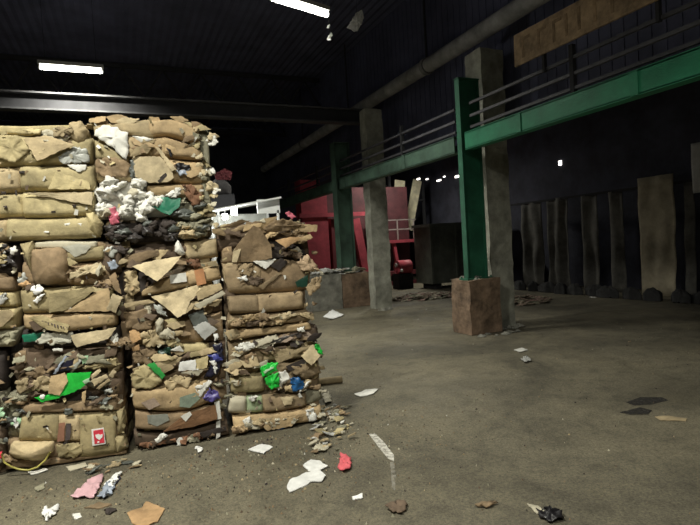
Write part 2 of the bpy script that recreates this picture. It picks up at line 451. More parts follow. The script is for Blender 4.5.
# big pipe
PIPE = nmat('dusty_pipe', (.25,.245,.235), .75, .5, 2.5, .3, 20, rnd=.02)
t = empty('overhead_pipe', (6.05, 0, 5.2)); tag(t, 'thick dusty grey pipe running high along the columns', 'pipe')
MB().tube([(0,-6,0),(0,23,0)], .15, 16).build('pipe_run', PIPE, t, True)
for y in (1.5, 5.2, 9.3, 13.4, 17.4):
    MB().tube([(0,y-.06,0),(0,y+.06,0)], .172, 16).build('flange_collar', PIPE, t, True)
    MB().box(-.015, y-.02, .15, .015, y+.02, 1.97).build('hanger', STEEL, t)
# second pier
t = empty('concrete_pier', (4.98, 12.5, 0)); tag(t, 'broad grey concrete pier with rubble heaped on top', 'pier')
rough_box('block', -.83, -.45, 0, .0, .5, .88, .08, .02, CONC3, t, 3, 8)
rough_box('block', .03, -.42, 0, .8, .5, .86, .08, .02, CONC2, t, 3, 9)
for q in range(40):
    rg = random.Random(q+300)
    V, Fc = piece_geo(rand_poly(rg, rg.uniform(-.8,.75), rg.uniform(-.42,.1), rg.uniform(.16,.42), 1.7), rg.uniform(0,.15), rg.choice('lcc'), rg.uniform(-.3,.3), rg.uniform(-.3,.3), q+140)
    mesh_obj('rubble', [(v[0], v[2], .85-v[1]) for v in V], [tuple(reversed(f)) for f in Fc], [CONC3, M('greypaper'), M('paperdull'), M('greyolive')][q % 4], t)

# ------------------------------------------------------------------ red machine and things beyond the columns
RED = nmat('red_paint', (.52,.08,.11), .55, .35, 2.5, .2, 25, rnd=.05)
DRED = nmat('dark_red_paint', (.17,.03,.038), .65, .4, 2.5, .2, 25, rnd=.05)
DRED2 = nmat('darker_red_panel', (.075,.02,.024), .7, .5, 2.5, .2, 25, rnd=.3)  # darker red for the back panels than for the posts
RAILP = nmat('pale_rail', (.35,.3,.28), .6, .3, 5, .1, 30)
t = empty('red_press', (7.9, 17.3, 0)); tag(t, 'big red press frame with a railed platform, beyond the columns', 'machine')
MB().box(-2.2,-.3,0,-1.25,.3,3.9).build('tower', RED, t)
MB().box(-2.3,-.36,2.6,.9,-.3,2.74).build('cross_beam', RED, t)
MB().box(-1.1,-.2,0,-.85,.1,2.55).build('post', DRED, t)
MB().bar((-.2,-.25,2.5),(.2,-.25,.0),.3,.2,(0,1,0)).build('brace', RED, t)
MB().box(.5,-.25,0,.72,.1,2.55).build('post', DRED, t)
MB().box(-1.15,.35,0,1.2,.45,3.7).build('back_panel', DRED2, t)
MB().box(1.2,.35,0,2.35,.45,3.7).build('back_panel', DRED2, t)
plat = MB().box(.72,-.3,1.55,2.3,.35,1.66).build('platform', RED, t)
MB().bar((1.35,-.2,1.55),(1.5,-.2,.45),.12,.12,(0,1,0)).build('brace', RED, t)
MB().box(.72,-.3,.35,2.2,.3,.5).build('lower_beam', DRED, t)
for z in (2.05, 2.4): MB().box(.75,-.3,z-.02,2.3,-.26,z+.02).build('guard_rail', RAILP, plat)
for x in (.8, 1.5, 2.2): MB().box(x-.02,-.3,1.66,x+.02,-.26,2.42).build('rail_post', RAILP, plat)
MB().box(.3,-.35,0,2.3,.3,.12).build('base_frame', DRED, t)
t = empty('red_motor', (8.75, 15.5, 0)); tag(t, 'small red motor with painted pale highlights beside the dark container', 'motor')
MB().box(-.35,-.2,0,.2,.25,.5).build('stand', STEEL, t)
MB().tube([(-.3,0,.72),(.2,0,.72)], .24, 14).build('housing', RED, t, True)
MB().tube([(-.34,0,.8),(-.3,0,.8)], .07, 10).build('highlight_disc', M('white'), t, True)  # white discs paint the highlights on the motor
MB().tube([(-.3,-.24,.62),(-.22,-.27,.62)], .05, 10).build('highlight_disc', M('white'), t, True)
DBOX = nmat('dark_green_metal', (.11,.12,.1), .7, .4, 3, .2, 20, rnd=.03)
t = empty('dark_container', (8.95, 14.1, 0)); tag(t, 'dark grey-green metal container behind the first green post', 'container')
rough_box('body', 0, 0, .18, 2.8, 1.0, 2.05, .2, .01, DBOX, t, 2, 5)
for x in (.0, .95, 1.9, 2.75): MB().box(x-.03,-.05,.18,x+.05,0,2.06).build('rib', DBOX, t)
MB().box(-.05,-.06,2.0,2.85,1.05,2.1).build('top_frame', DBOX, t)
for x in (.2, 2.6): MB().box(x,.1,0,x+.2,.9,.18).build('skid', STEEL, t)
PLANK = nmat('pale_plank', (.85,.78,.55), .8, .3, 4, .2, 30)  # daylight on the boards is put into this pale colour
PCOL = [((10.2,18.4,3.85),(10.15,18.4,2.9)), ((10.95,18.4,3.85),(10.3,18.4,2.1))]
t = empty('plank_frame', (10.6, 18.4, 0)); tag(t, 'two slanted boards coloured pale for daylight above the dark container', 'boards')
MB().bar((-.2,0,4.05),(-.38,0,2.6),.46,.03,(0,1,0)).build('board', PLANK, t)
MB().bar((.62,0,4.05),(.05,0,2.05),.4,.03,(0,1,0)).build('board', PLANK, t)
MB().box(-.7,.03,0,-.6,.12,4.3).build('support', STEEL, t); MB().box(.85,.03,0,.95,.12,4.3).build('support', STEEL, t)
MB().box(-.7,.02,3.2,.95,.06,3.28).build('cross_rail', STEEL, t)
# daylight gaps high in the far wall
GAP = emat('daylight', (1,.95,.85), 4)
rg = random.Random(2)
for k, (y, z, w, h) in enumerate([(19.9,4.3,.25,.07),(19.2,4.2,.16,.05),(18.3,4.02,.3,.06),(17.9,4.12,.12,.05),(17.0,4.0,.3,.08),(16.6,3.92,.1,.05),(11.8,3.66,.1,.14),(20.3,3.95,.18,.05)]):
    o = MB().box(12.17, y-w/2, z-h/2, 12.2, y+w/2, z+h/2).build('window_%d' % (k+1), GAP)
    tag(o, 'small bright gap high in the dark far wall', None, None, 'structure')
# hanging sheets along the right wall
def hang(y0, y1, z0, z1, x, col, name, label, amp=.05, group=None):
    n = max(8, int(abs(y1-y0)/.05)); mm = 14; V = []; Fc = []
    for i in range(n+1):
        for j in range(mm+1):
            y = y0+(y1-y0)*i/n; z = z0+(z1-z0)*j/mm
            V.append((x+amp*math.sin(y*14+noise.noise(Vector((y*2,z,0)))*2)*(1.1-j/mm*.5)+.04*noise.noise(Vector((y*3,z*2,x))), y+.03*noise.noise(Vector((z*1.5,y,3))), z))
    for i in range(n):
        for j in range(mm):
            a = i*(mm+1)+j; Fc.append((a, a+1, a+mm+2, a+mm+1))
    o = mesh_obj(name, V, Fc, col, None, True)
    md = o.modifiers.new('thick', 'SOLIDIFY'); md.thickness = .012
    return tag(o, label, 'sheet', group)
TARP = nmat('grey_tarp', (.13,.125,.11), .8, .5, 3, .3, 20); TARP2 = nmat('pale_board', (.4,.35,.25), .8, .35, 3, .2, 20, rnd=.02)
hang(12.6,11.75,.0,2.52,11.3,TARP,'hanging_tarp','grey sheet hanging on the right wall, nearest the green post',.06,'sheets hanging along the right wall')
hang(11.5,10.75,.0,2.56,11.3,TARP,'hanging_tarp','wide grey sheet second from the green post on the right wall',.06,'sheets hanging along the right wall')
hang(10.25,9.75,.0,2.52,11.3,TARP,'hanging_tarp','narrow grey sheet in the middle of the right wall',.05,'sheets hanging along the right wall')
hang(9.4,9.05,.0,2.52,11.3,TARP,'hanging_tarp','slim grey sheet just left of the pale panel',.05,'sheets hanging along the right wall')
hang(8.52,7.66,.0,2.74,11.2,TARP2,'leaning_panel','pale tan panel standing against the dark right wall',.015)
hang(7.5,7.3,.0,2.52,11.3,TARP,'hanging_tarp','grey strip right of the pale panel',.03,'sheets hanging along the right wall')
hang(7.24,6.2,2.25,3.3,11.2,M('greypaper'),'pale_sign','pale sheet high at the right edge of the picture',.01)
rail = MB().box(11.27,5,2.5,11.33,13,2.56).build('hanging_rail', STEEL); tag(rail, 'dark rail the sheets hang from', 'rail')
for k in range(11):
    rg = random.Random(k+70)
    y = 6.6+k*.52
    V, Fc = piece_geo(rand_poly(rg, 0, 0, rg.uniform(.42,.6), 1.3), .05, 'l', 0, 0, k+500)
    o = mesh_obj('black_sack', [(v[2]*.7, v[0], max(0,-v[1]*2.4+.02)) for v in V], Fc, nmat('dark_sacking', (.03,.03,.03), .9, .4, 6, .2, 20), None, True)
    o.location = (10.4+rg.uniform(-.1,.15), y, 0); tag(o, 'dark slumped sack in the low row along the right wall', 'sack', 'slumped dark sacks')
o = mesh_obj('white_scrap', *piece_geo([(-.09,-.04),(.08,-.05),(.09,.04),(-.07,.05)], .0, 'c', 0, 0, 5), M('white')); o.rotation_euler = (R(90),0,0); o.location = (10.15,9.0,.0)
o.rotation_euler = (R(-80),0,R(70)); tag(o, 'small white scrap lying in front of the dark sacks', 'scrap')

# lit booth behind the stacks with things on its roof
WHITE = nmat('white_metal', (.75,.77,.76), .5, .12, 4, .1, 20, rnd=.03)
t = empty('white_booth', (2.2, 10.0, 0)); tag(t, 'white lit canopy booth showing over the shortest stack', 'booth')
MB().bar((-.75,.4,2.37),(.72,.4,2.60),1.0,.03,(0,0,1)).build('roof', WHITE, t)
MB().box(.25,-.02,2.30,.7,.02,2.57).build('fascia', WHITE, t)
for x in (-.66, -.5, .66):
    for y in (0, .8): MB().box(x-.02,y-.02,0,x+.02,y+.02,2.36).build('post', WHITE, t)
MB().box(-.66,.8,.6,.66,.83,2.36).build('back_wall', nmat('booth_back', (.35,.36,.33), .7, .3, 5, .1, 20), t)
MB().box(-.66,-.02,.9,.66,.5,.95).build('counter', WHITE, t)
BULB = emat('bulb', (1,1,.95), 30)
for (x, z, r) in ((-.18,2.36,.06), (-.36,2.27,.05)):
    s = MB(); s.tube([(x,.1,z-r),(x,.1,z-r*.6),(x,.1,z),(x,.1,z+r*.6),(x,.1,z+r)], r, 12); bo = s.build('bulb', BULB, t, True)
    MB().tube([(x,.1,z+r),(x,.1,z+.12)], .012, 6).build('bulb_holder', STEEL, bo)
ld = bpy.data.lights.new('bulb_light', 'POINT'); ld.energy = 45; ld.shadow_soft_size = .06; ld.color = (1,1,.95)
lo = bpy.data.objects.new('bulb_light', ld); COL.objects.link(lo); lo.parent = t; lo.location = (-.25,-.02,2.3)
o = rough_box('dark_crate', -.28, -.2, 0, .28, .2, .26, .07, .012, nmat('grey_crate', (.025,.025,.03), .8, .3, 5, .2, 20)); o.location = (1.78,10.35,2.44); tag(o, 'dark grey crate on the roof of the white booth', 'crate')
V, Fc = piece_geo([(-.2,0),(.2,0),(.2,.18),(.08,.32),(-.1,.32),(-.2,.18)], .0, 'b', 0, 0, 11, .25)
o = mesh_obj('grey_sack', V, Fc, nmat('grey_sack', (.06,.056,.058), .9, .4, 6, .3, 20), None, True); o.location = (1.84,10.32,2.7); tag(o, 'grey bundled sack on top of the dark crate', 'sack')
V, Fc = piece_geo([(-.14,0),(.14,.0),(.18,.16),(.02,.22),(-.16,.12)], .0, 'c', 0, 0, 12, .05)
o = mesh_obj('red_rag', V, Fc, nmat('red_rag', (.09,.015,.02), .9, .4, 12, .3, 20)); o.location = (1.9,10.3,3.0); tag(o, 'dark red rag on top of the grey sack', 'rag')
# rags of plastic hanging by the nearer lamp
for (x, y, z, s, lb) in ((4.14,8.62,5.45,.36,'large crumpled clear plastic caught under the roof right of the lamp'), (3.6,8.6,5.22,.12,'small plastic tuft dangling below the lamp end'), (3.55,8.5,5.38,.07,'tiny plastic tuft beside the lamp end')):
    h = empty('hanging_plastic', (x, y, z)); tag(h, lb, 'plastic')
    V, Fc = piece_geo([(-.5*s,.1*s),(-.1*s,-.05*s),(.1*s,.0),(.5*s,.7*s),(.4*s,1.1*s),(.05*s,.9*s)], .0, 'c', 0, 0, int(s*100))
    mesh_obj('film', V, Fc, M('white'), h)
    MB().tube([(.1*s,0,.8*s),(.1*s,0,7.2-z)], .004, 5).build('hanging_wire', STEEL, h)

# ------------------------------------------------------------------ bales (measured in metres in each bale's own frame: x along its front, z up)
BALES=[
 dict(at=(-0.567,4.673,1.770),w=0.797,h=0.895,label='pale tan cardboard bale with neat flat layers, top of the leftmost full stack',pieces=[
  ('S','olive',-0.02,0.045,[(-0.361,0.885),(-0.189,0.894),(0.048,0.896),(0.259,0.905),(0.371,0.882)],[(-0.366,0.817),(-0.228,0.818),(-0.061,0.811),(0.182,0.827),(0.38,0.804)],'cardboard_layer'),
  ('S','olive',0.0,0.05,[(-0.366,0.817),(-0.194,0.825),(-0.041,0.803),(0.182,0.819),(0.409,0.804)],[(-0.384,0.57),(-0.179,0.574),(0.06,0.579),(0.394,0.59)],'cardboard_layer'),
  ('S','kraft',-0.01,0.045,[(-0.384,0.57),(-0.245,0.575),(-0.104,0.581)],[(-0.398,0.375),(-0.26,0.378),(-0.112,0.382)],'cardboard_layer'),
  ('S','olive',0.01,0.045,[(-0.104,0.581),(0.095,0.578),(0.408,0.582)],[(-0.111,0.389),(0.15,0.374),(0.401,0.375)],'cardboard_layer'),
  ('S','olive',-0.015,0.045,[(-0.398,0.367),(-0.26,0.371),(-0.099,0.374)],[(-0.412,0.187),(-0.274,0.181),(-0.106,0.181)],'cardboard_layer'),
  ('S','olive',0.015,0.045,[(-0.099,0.374),(0.15,0.374),(0.393,0.367)],[(-0.106,0.181),(0.136,0.171),(0.387,0.176)],'cardboard_layer'),
  ('S','kraft',-0.01,0.045,[(-0.412,0.179),(-0.274,0.173),(-0.221,0.178)],[(-0.424,0.013),(-0.286,0.006),(-0.226,0.01)],'cardboard_layer'),
  ('S','olive',0.02,0.045,[(-0.221,0.178),(0.066,0.166),(0.366,0.177)],[(-0.226,0.01),(0.054,0.002),(0.397,-0.0)],'cardboard_layer'),
  ('P','kraft',0.075,'f',[(-0.05,0.772),(0.097,0.803),(0.179,0.772),(0.296,0.725),(0.034,0.602)],'cardboard_flap',0,0.15),
  ('P','paperdull',0.06,'c',[(0.071,0.834),(0.199,0.858),(0.273,0.803),(0.234,0.756),(0.146,0.71),(0.08,0.764)],'paper_sheet',0,0.1),
  ('P','kraft',0.04,'b',[(0.259,0.905),(0.345,0.922),(0.384,0.859),(0.363,0.764),(0.311,0.741),(0.251,0.796)],'cardboard_flap',0,0),
  ('P','greyplastic',0.055,'c',[(0.169,0.64),(0.281,0.717),(0.373,0.701),(0.38,0.598),(0.194,0.585)],'plastic_sheet',0,0),
  ('P','kraft2',0.068,'f',[(-0.086,0.365),(0.393,0.359),(0.386,0.256),(0.146,0.312)],'cardboard_flap',0,0),
  ('P','paper',0.058,'f',[(0.228,0.576),(0.364,0.574),(0.354,0.535),(0.303,0.52)],'paper_sheet',0,0),
  ('P','paper',0.064,'f',[(0.175,0.122),(0.218,0.128),(0.209,0.105),(0.181,0.106)],'paper_sheet',0,0),
  ('P','paper',0.064,'f',[(0.268,0.118),(0.303,0.116),(0.295,0.093)],'paper_sheet',0,0),
  ('P','olive',0.03,'b',[(0.324,0.211),(0.383,0.224),(0.441,0.11),(0.412,0.007),(0.342,0.043)],'cardboard_flap',0,0),
  ('P','umber',0.058,'f',[(-0.107,0.535),(-0.067,0.534),(-0.068,0.511),(-0.102,0.512)],'cardboard_flap',0,0),
  ('P','umber',0.05,'f',[(-0.234,0.271),(-0.207,0.277),(-0.208,0.254)],'cardboard_flap',0,0),
  ('P','umber',0.05,'f',[(-0.239,0.385),(-0.206,0.384),(-0.207,0.361),(-0.234,0.362)],'cardboard_flap',0,0),
  ('P','olive',0.05,'c',[(-0.231,0.78),(-0.095,0.803),(-0.007,0.703),(-0.123,0.597),(-0.228,0.628)],'cardboard_flap',0,0),
  ('P','olive',0.056,'f',[(0.147,0.531),(0.369,0.44),(0.38,0.384),(0.082,0.392)],'cardboard_flap',0,0),
 ],fill=[
  ('R',3,['olive','kraft'],(-0.31,0.591,0.401,0.898),(0.072,0.162),0.05,'c','cardboard_flap',2.2),
 ]),
 dict(at=(0.285,4.626,1.733),w=0.891,h=0.986,label='ragged bale topped with torn card, white pulp and a dark green sheet',pieces=[
  ('S','kraft',-0.01,0.045,[(-0.43,0.941),(-0.271,0.975),(-0.119,0.984),(-0.017,1.002),(0.115,0.987)],[(-0.427,0.869),(-0.24,0.878),(-0.012,0.845),(0.13,0.854)],'cardboard_layer'),
  ('S','tan',0.0,0.05,[(-0.018,0.994),(0.172,1.004),(0.282,0.972),(0.375,0.905)],[(-0.012,0.854),(0.145,0.854),(0.384,0.795)],'cardboard_layer'),
  ('S','kraft',0.0,0.045,[(-0.196,0.861),(-0.104,0.862),(0.003,0.837)],[(-0.208,0.682),(-0.101,0.681),(0.007,0.68)],'cardboard_layer'),
  ('S','tan',0.01,0.05,[(-0.013,0.837),(0.106,0.854),(0.262,0.804),(0.38,0.744)],[(-0.0,0.68),(0.15,0.679),(0.399,0.651)],'cardboard_layer'),
  ('S','olive',0.0,0.045,[(-0.43,0.829),(-0.308,0.772),(-0.192,0.698)],[(-0.435,0.66),(-0.317,0.643),(-0.188,0.649)],'cardboard_layer'),
  ('S','kraft',-0.01,0.045,[(-0.45,0.652),(-0.316,0.651),(-0.165,0.649)],[(-0.439,0.491),(-0.327,0.488),(-0.153,0.485)],'cardboard_layer'),
  ('S','kraft',0.01,0.045,[(-0.162,0.69),(-0.023,0.689),(0.118,0.679)],[(-0.154,0.468),(-0.023,0.457),(0.135,0.461)],'cardboard_layer'),
  ('S','tan',0.0,0.045,[(0.118,0.679),(0.26,0.652),(0.399,0.651)],[(0.135,0.47),(0.279,0.449),(0.394,0.455)],'cardboard_layer'),
  ('S','tan',0.0,0.045,[(-0.07,0.458),(0.159,0.461),(0.386,0.455)],[(-0.061,0.367),(0.151,0.352),(0.385,0.319)],'cardboard_layer'),
  ('S','greyolive',-0.02,0.03,[(0.095,0.345),(0.231,0.341),(0.393,0.31)],[(0.104,0.009),(0.248,-0.016),(0.389,0.011)],'pulp_layer'),
  ('S','umber',-0.02,0.03,[(-0.407,0.199),(-0.214,0.157),(0.14,0.175)],[(-0.392,-0.014),(-0.15,-0.028),(0.151,-0.011)],'pulp_layer'),
  ('S','paper',-0.02,0.03,[(-0.431,0.507),(-0.19,0.502),(0.114,0.395)],[(-0.409,0.182),(-0.214,0.157),(0.084,0.178)],'pulp_layer'),
  ('S','greyolive',-0.02,0.03,[(0.376,0.93),(0.426,0.939),(0.465,0.906)],[(0.355,-0.005),(0.389,0.002),(0.432,0.026)],'torn_edge'),
  ('P','paper',0.06,'c',[(-0.402,0.917),(-0.311,0.942),(-0.239,0.902),(-0.172,0.878),(-0.18,0.755),(-0.203,0.649),(-0.308,0.764),(-0.429,0.853)],'paper_sheet',0,0.1),
  ('P','paper',0.05,'b',[(-0.143,0.853),(-0.044,0.845),(0.033,0.821),(-0.016,0.788),(-0.094,0.78)],'paper_sheet',0,0),
  ('P','brown',0.055,'c',[(-0.427,0.66),(-0.314,0.683),(-0.195,0.657),(-0.177,0.584),(-0.204,0.518),(-0.378,0.514),(-0.435,0.555)],'cardboard_flap',0,0),
  ('P','kraft2',0.07,'f',[(-0.147,0.681),(0.055,0.68),(0.143,0.578),(0.154,0.503),(0.104,0.47),(-0.038,0.465),(-0.143,0.517)],'cardboard_flap',0,0),
  ('P','umber',0.076,'d',[(-0.089,0.524),(-0.024,0.564),(-0.009,0.556),(-0.066,0.516)],'slot_shade',0,0),  # dark sheets paint the shade inside the carton's slots
  ('P','umber',0.076,'d',[(0.025,0.48),(0.1,0.537),(0.107,0.52),(0.04,0.463)],'slot_shade',0,0),
  ('P','umber',0.076,'d',[(0.043,0.505),(0.093,0.546),(0.1,0.537),(0.05,0.497)],'slot_shade',0,0),
  ('P','slate',0.07,'c',[(-0.173,0.649),(-0.133,0.665),(-0.134,0.533),(-0.16,0.493),(-0.182,0.518)],'plastic_strip',0,0),
  ('P','kraft2',0.085,'f',[(0.028,0.754),(0.059,0.746),(0.182,0.569),(0.141,0.553)],'cardboard_strip',0,0),
  ('P','black',0.07,'c',[(0.115,0.754),(0.146,0.737),(0.164,0.662),(0.134,0.679)],'plastic_scrap',0,0),
  ('P','black',0.07,'c',[(0.169,0.611),(0.21,0.628),(0.29,0.61),(0.279,0.568),(0.19,0.561)],'plastic_scrap',0,0),
  ('P','bluegrey',0.07,'c',[(0.174,0.569),(0.287,0.576),(0.268,0.534),(0.203,0.519)],'plastic_scrap',0,0),
  ('P','rust',0.06,'c',[(0.214,0.442),(0.295,0.449),(0.371,0.353),(0.35,0.286),(0.299,0.262),(0.24,0.357)],'cardboard_flap',0,0),
  ('P','emerald',0.1,'f',[(-0.072,0.309),(-0.031,0.341),(0.079,0.346),(0.198,0.333),(0.186,0.266),(0.101,0.194),(0.039,0.221)],'plastic_sheet',0,0.2),
  ('P','paper',0.09,'c',[(0.072,0.354),(0.18,0.418),(0.219,0.4),(0.166,0.334)],'paper_sheet',0,0),
  ('P','pink',0.085,'c',[(-0.358,0.262),(-0.312,0.284),(-0.279,0.201),(-0.291,0.145),(-0.352,0.139)],'paper_sheet',0,0),
  ('P','paper',0.07,'c',[(-0.446,0.386),(-0.422,0.41),(-0.403,0.263),(-0.42,0.232)],'paper_strip',0,0),
  ('P','kraft2',0.03,'f',[(-0.294,0.966),(-0.194,1.008),(-0.08,0.993),(-0.16,0.943)],'cardboard_flap',0,0),
  ('P','tan',0.04,'f',[(0.156,1.012),(0.237,1.022),(0.315,0.98),(0.217,0.963)],'cardboard_flap',0,0),
 ],fill=[
  ('R',34,['paper','paper','paper','paperdull'],(-0.437,0.2,0.026,0.489),(0.063,0.135),0.06,'l','paper_lump',1.3),
  ('R',26,['umber','umber','dkgrey','slate'],(-0.39,0.019,0.129,0.142),(0.063,0.135),0.05,'l','dark_lump',1.4),
  ('R',24,['greyolive','greyolive','slate','kraft'],(0.105,0.025,0.382,0.268),(0.063,0.144),0.045,'l','pulp_lump',2.2),
  ('R',38,['olive','kraft','paperdull','greyolive','kraft2','paper'],(0.316,0.031,0.494,0.965),(0.045,0.099),0.035,'c','torn_scrap',1.2),
  ('R',7,['kraft','tan','olive'],(-0.415,0.941,0.365,1.006),(0.09,0.18),0.0,'f','cardboard_flap',2.2),
  ('R',8,['kraft','tan','brown'],(-0.114,0.5,0.353,0.829),(0.072,0.144),0.06,'f','cardboard_flap',2.2),
 ]),
 dict(at=(0.332,4.620,0.836),w=0.785,h=0.899,label='bale with a pointed loose flap and an orange-taped carton, middle of the tallest stack',pieces=[
  ('S','dkbrown',-0.02,0.03,[(-0.411,0.865),(-0.12,0.865),(0.151,0.875)],[(-0.407,0.701),(-0.17,0.701),(0.174,0.729)],'cardboard_layer'),  # dark brown puts the top-left shadows into this layer's colour
  ('S','kraft',0.0,0.045,[(0.151,0.875),(0.282,0.876),(0.415,0.886)],[(0.155,0.696),(0.27,0.706),(0.421,0.722)],'cardboard_layer'),
  ('S','umber',-0.03,0.02,[(-0.406,0.718),(-0.209,0.704),(-0.054,0.677)],[(-0.411,0.438),(-0.266,0.426),(-0.149,0.433)],'cardboard_layer'),
  ('S','tan',0.03,0.04,[(-0.208,0.488),(-0.062,0.568),(0.183,0.626),(0.417,0.662)],[(-0.211,0.438),(-0.03,0.456),(0.173,0.482),(0.434,0.531)],'cardboard_layer'),
  ('S','dkbrown',-0.03,0.02,[(-0.412,0.422),(-0.151,0.416),(0.439,0.487)],[(-0.394,0.239),(-0.085,0.225),(0.423,0.244)],'cardboard_layer'),
  ('S','brown',-0.02,0.03,[(-0.394,0.239),(-0.085,0.225),(0.423,0.244)],[(-0.377,0.038),(-0.021,-0.002),(0.423,-0.017)],'cardboard_layer'),
  ('P','kraft',0.04,'c',[(-0.328,0.646),(-0.243,0.657),(-0.208,0.488),(-0.273,0.443),(-0.332,0.481)],'cardboard_flap',0,0),
  ('P','umber',0.05,'d',[(-0.219,0.672),(-0.158,0.651),(-0.177,0.485),(-0.217,0.472)],'slot_shade',0,0),  # umber sheet paints the shade beneath the loose flap
  ('P','kraft2',0.13,'f',[(-0.256,0.691),(-0.09,0.73),(0.126,0.749),(0.04,0.654),(-0.07,0.56),(-0.138,0.607)],'cardboard_flap',0,0.35),
  ('P','brown',0.06,'f',[(-0.39,0.733),(-0.28,0.783),(-0.123,0.815),(0.033,0.797),(-0.128,0.749),(-0.255,0.707)],'cardboard_flap',0,0),
  ('P','paper',0.088,'d',[(0.02,0.596),(0.15,0.612),(0.153,0.535),(0.023,0.528)],'paper_label',0,0),
  ('P','orange',0.086,'d',[(0.216,0.624),(0.29,0.636),(0.307,0.506),(0.232,0.494)],'tape',0,0),
  ('P','rust',0.06,'c',[(0.149,0.722),(0.263,0.715),(0.283,0.645),(0.209,0.642)],'cardboard_flap',0,0),
  ('P','paper',0.07,'b',[(0.076,0.837),(0.103,0.886),(0.132,0.834),(0.16,0.764),(0.118,0.75),(0.073,0.787)],'plastic_bottle',0,0),
  ('P','kraft2',0.08,'f',[(-0.134,0.431),(0.05,0.458),(0.257,0.501),(0.286,0.447),(0.166,0.371),(0.127,0.272),(0.06,0.245),(-0.03,0.338)],'cardboard_flap',0,0.2),
  ('P','kraft',0.07,'f',[(0.219,0.427),(0.289,0.49),(0.423,0.497),(0.437,0.452),(0.316,0.393),(0.231,0.366)],'cardboard_flap',0,0),
  ('P','paperdull',0.09,'f',[(0.196,0.334),(0.436,0.435),(0.459,0.407),(0.243,0.296)],'cardboard_flap',0,0),
  ('P','kraft',0.06,'f',[(-0.353,0.392),(-0.151,0.408),(-0.106,0.378),(-0.34,0.358)],'cardboard_flap',0,0),
  ('P','paperdull',0.05,'c',[(-0.208,0.371),(-0.122,0.38),(-0.141,0.331),(-0.162,0.249),(-0.188,0.319)],'paper_sheet',0,0),
  ('P','greyplastic',0.07,'c',[(-0.122,0.372),(-0.061,0.341),(-0.02,0.252),(-0.096,0.293)],'paper_sheet',0,0),
  ('P','brown',0.05,'c',[(-0.358,0.318),(-0.187,0.335),(-0.115,0.245),(-0.169,0.149),(-0.337,0.183)],'cardboard_flap',0,0),
  ('P','paperdull',0.08,'b',[(-0.117,0.22),(-0.083,0.25),(-0.053,0.23),(-0.066,0.147),(-0.115,0.127)],'plastic_bottle',0,0),
  ('P','paperdull',0.08,'c',[(-0.108,0.117),(-0.025,0.168),(0.035,0.111),(0.016,0.062),(-0.079,0.081)],'paper_sheet',0,0),
  ('P','orangetan',0.06,'f',[(-0.323,0.165),(-0.26,0.184),(-0.235,0.089),(-0.315,0.056)],'cardboard_flap',0,0),
  ('P','kraft',0.06,'c',[(-0.24,0.14),(-0.121,0.161),(-0.051,0.027),(-0.209,0.019)],'cardboard_flap',0,0),
  ('P','greypaper',0.09,'f',[(0.175,0.148),(0.277,0.189),(0.372,0.11),(0.259,0.035)],'paper_sheet',0,0.15),
  ('P','slate',0.06,'f',[(0.142,0.254),(0.267,0.285),(0.301,0.178),(0.191,0.129)],'paper_sheet',0,0),
  ('P','white',0.08,'c',[(0.336,0.079),(0.37,0.076),(0.375,0.023),(0.34,0.009)],'paper_scrap',0,0),
  ('P','olive',0.06,'c',[(-0.055,0.086),(0.062,0.04),(0.091,-0.015),(-0.037,-0.0)],'cardboard_flap',0,0),
  ('P','kraft',0.07,'f',[(0.319,0.686),(0.403,0.697),(0.407,0.645),(0.333,0.65)],'cardboard_flap',0,0),
 ],fill=[
  ('R',9,['kraft','brown','olive','dkbrown'],(-0.422,0.051,0.413,0.35),(0.063,0.144),0.055,'f','cardboard_flap',2.2),
  ('R',8,['kraft','brown','dkbrown'],(-0.395,0.667,0.411,0.818),(0.063,0.144),0.04,'f','cardboard_flap',2.2),
 ]),
 dict(at=(-0.403,4.653,0.921),w=0.666,h=0.829,label='bale with a bulging brown carton and rolled lower layers, middle of the left stack',pieces=[
  ('S','paperdull',0.0,0.04,[(-0.209,0.842),(-0.041,0.848),(0.223,0.826)],[(-0.212,0.787),(-0.047,0.77),(0.219,0.762)],'paper_layer'),
  ('S','olivedk',0.0,0.045,[(-0.004,0.775),(0.133,0.783),(0.272,0.791)],[(-0.005,0.657),(0.125,0.664),(0.271,0.67)],'cardboard_layer'),
  ('S','dkbrown',-0.02,0.045,[(0.243,0.793),(0.317,0.796),(0.399,0.8)],[(0.241,0.551),(0.299,0.547),(0.383,0.565)],'cardboard_layer'),
  ('S','brown',-0.02,0.04,[(-0.315,0.693),(-0.053,0.676),(0.292,0.653)],[(-0.322,0.5),(-0.067,0.479),(0.301,0.458)],'cardboard_layer'),
  ('S','olivedk',0.01,0.05,[(-0.329,0.493),(-0.137,0.485),(0.183,0.467),(0.309,0.465)],[(-0.33,0.291),(-0.081,0.275),(0.301,0.255)],'cardboard_layer'),
  ('S','tan',0.02,0.05,[(-0.323,0.29),(-0.165,0.283),(0.004,0.275),(0.324,0.253)],[(-0.325,0.173),(-0.161,0.141),(-0.007,0.124),(0.323,0.139)],'cardboard_layer'),
  ('S','umber',-0.02,0.03,[(-0.353,0.161),(-0.092,0.125),(0.33,0.13)],[(-0.363,0.029),(-0.101,-0.001),(0.334,-0.034)],'cardboard_layer'),
  ('P','brown',0.07,'b',[(-0.24,0.781),(-0.045,0.793),(0.003,0.767),(0.017,0.671),(-0.007,0.53),(-0.121,0.507),(-0.231,0.524),(-0.244,0.642)],'cardboard_carton',0,0),
  ('P','olivedk',0.05,'b',[(-0.305,0.832),(-0.222,0.85),(-0.206,0.779),(-0.234,0.586),(-0.269,0.674)],'cardboard_flap',0,0),
  ('P','newsprint',0.06,'f',[(-0.017,0.792),(0.099,0.809),(0.191,0.787),(0.152,0.742),(0.063,0.708)],'newspaper',0,0),
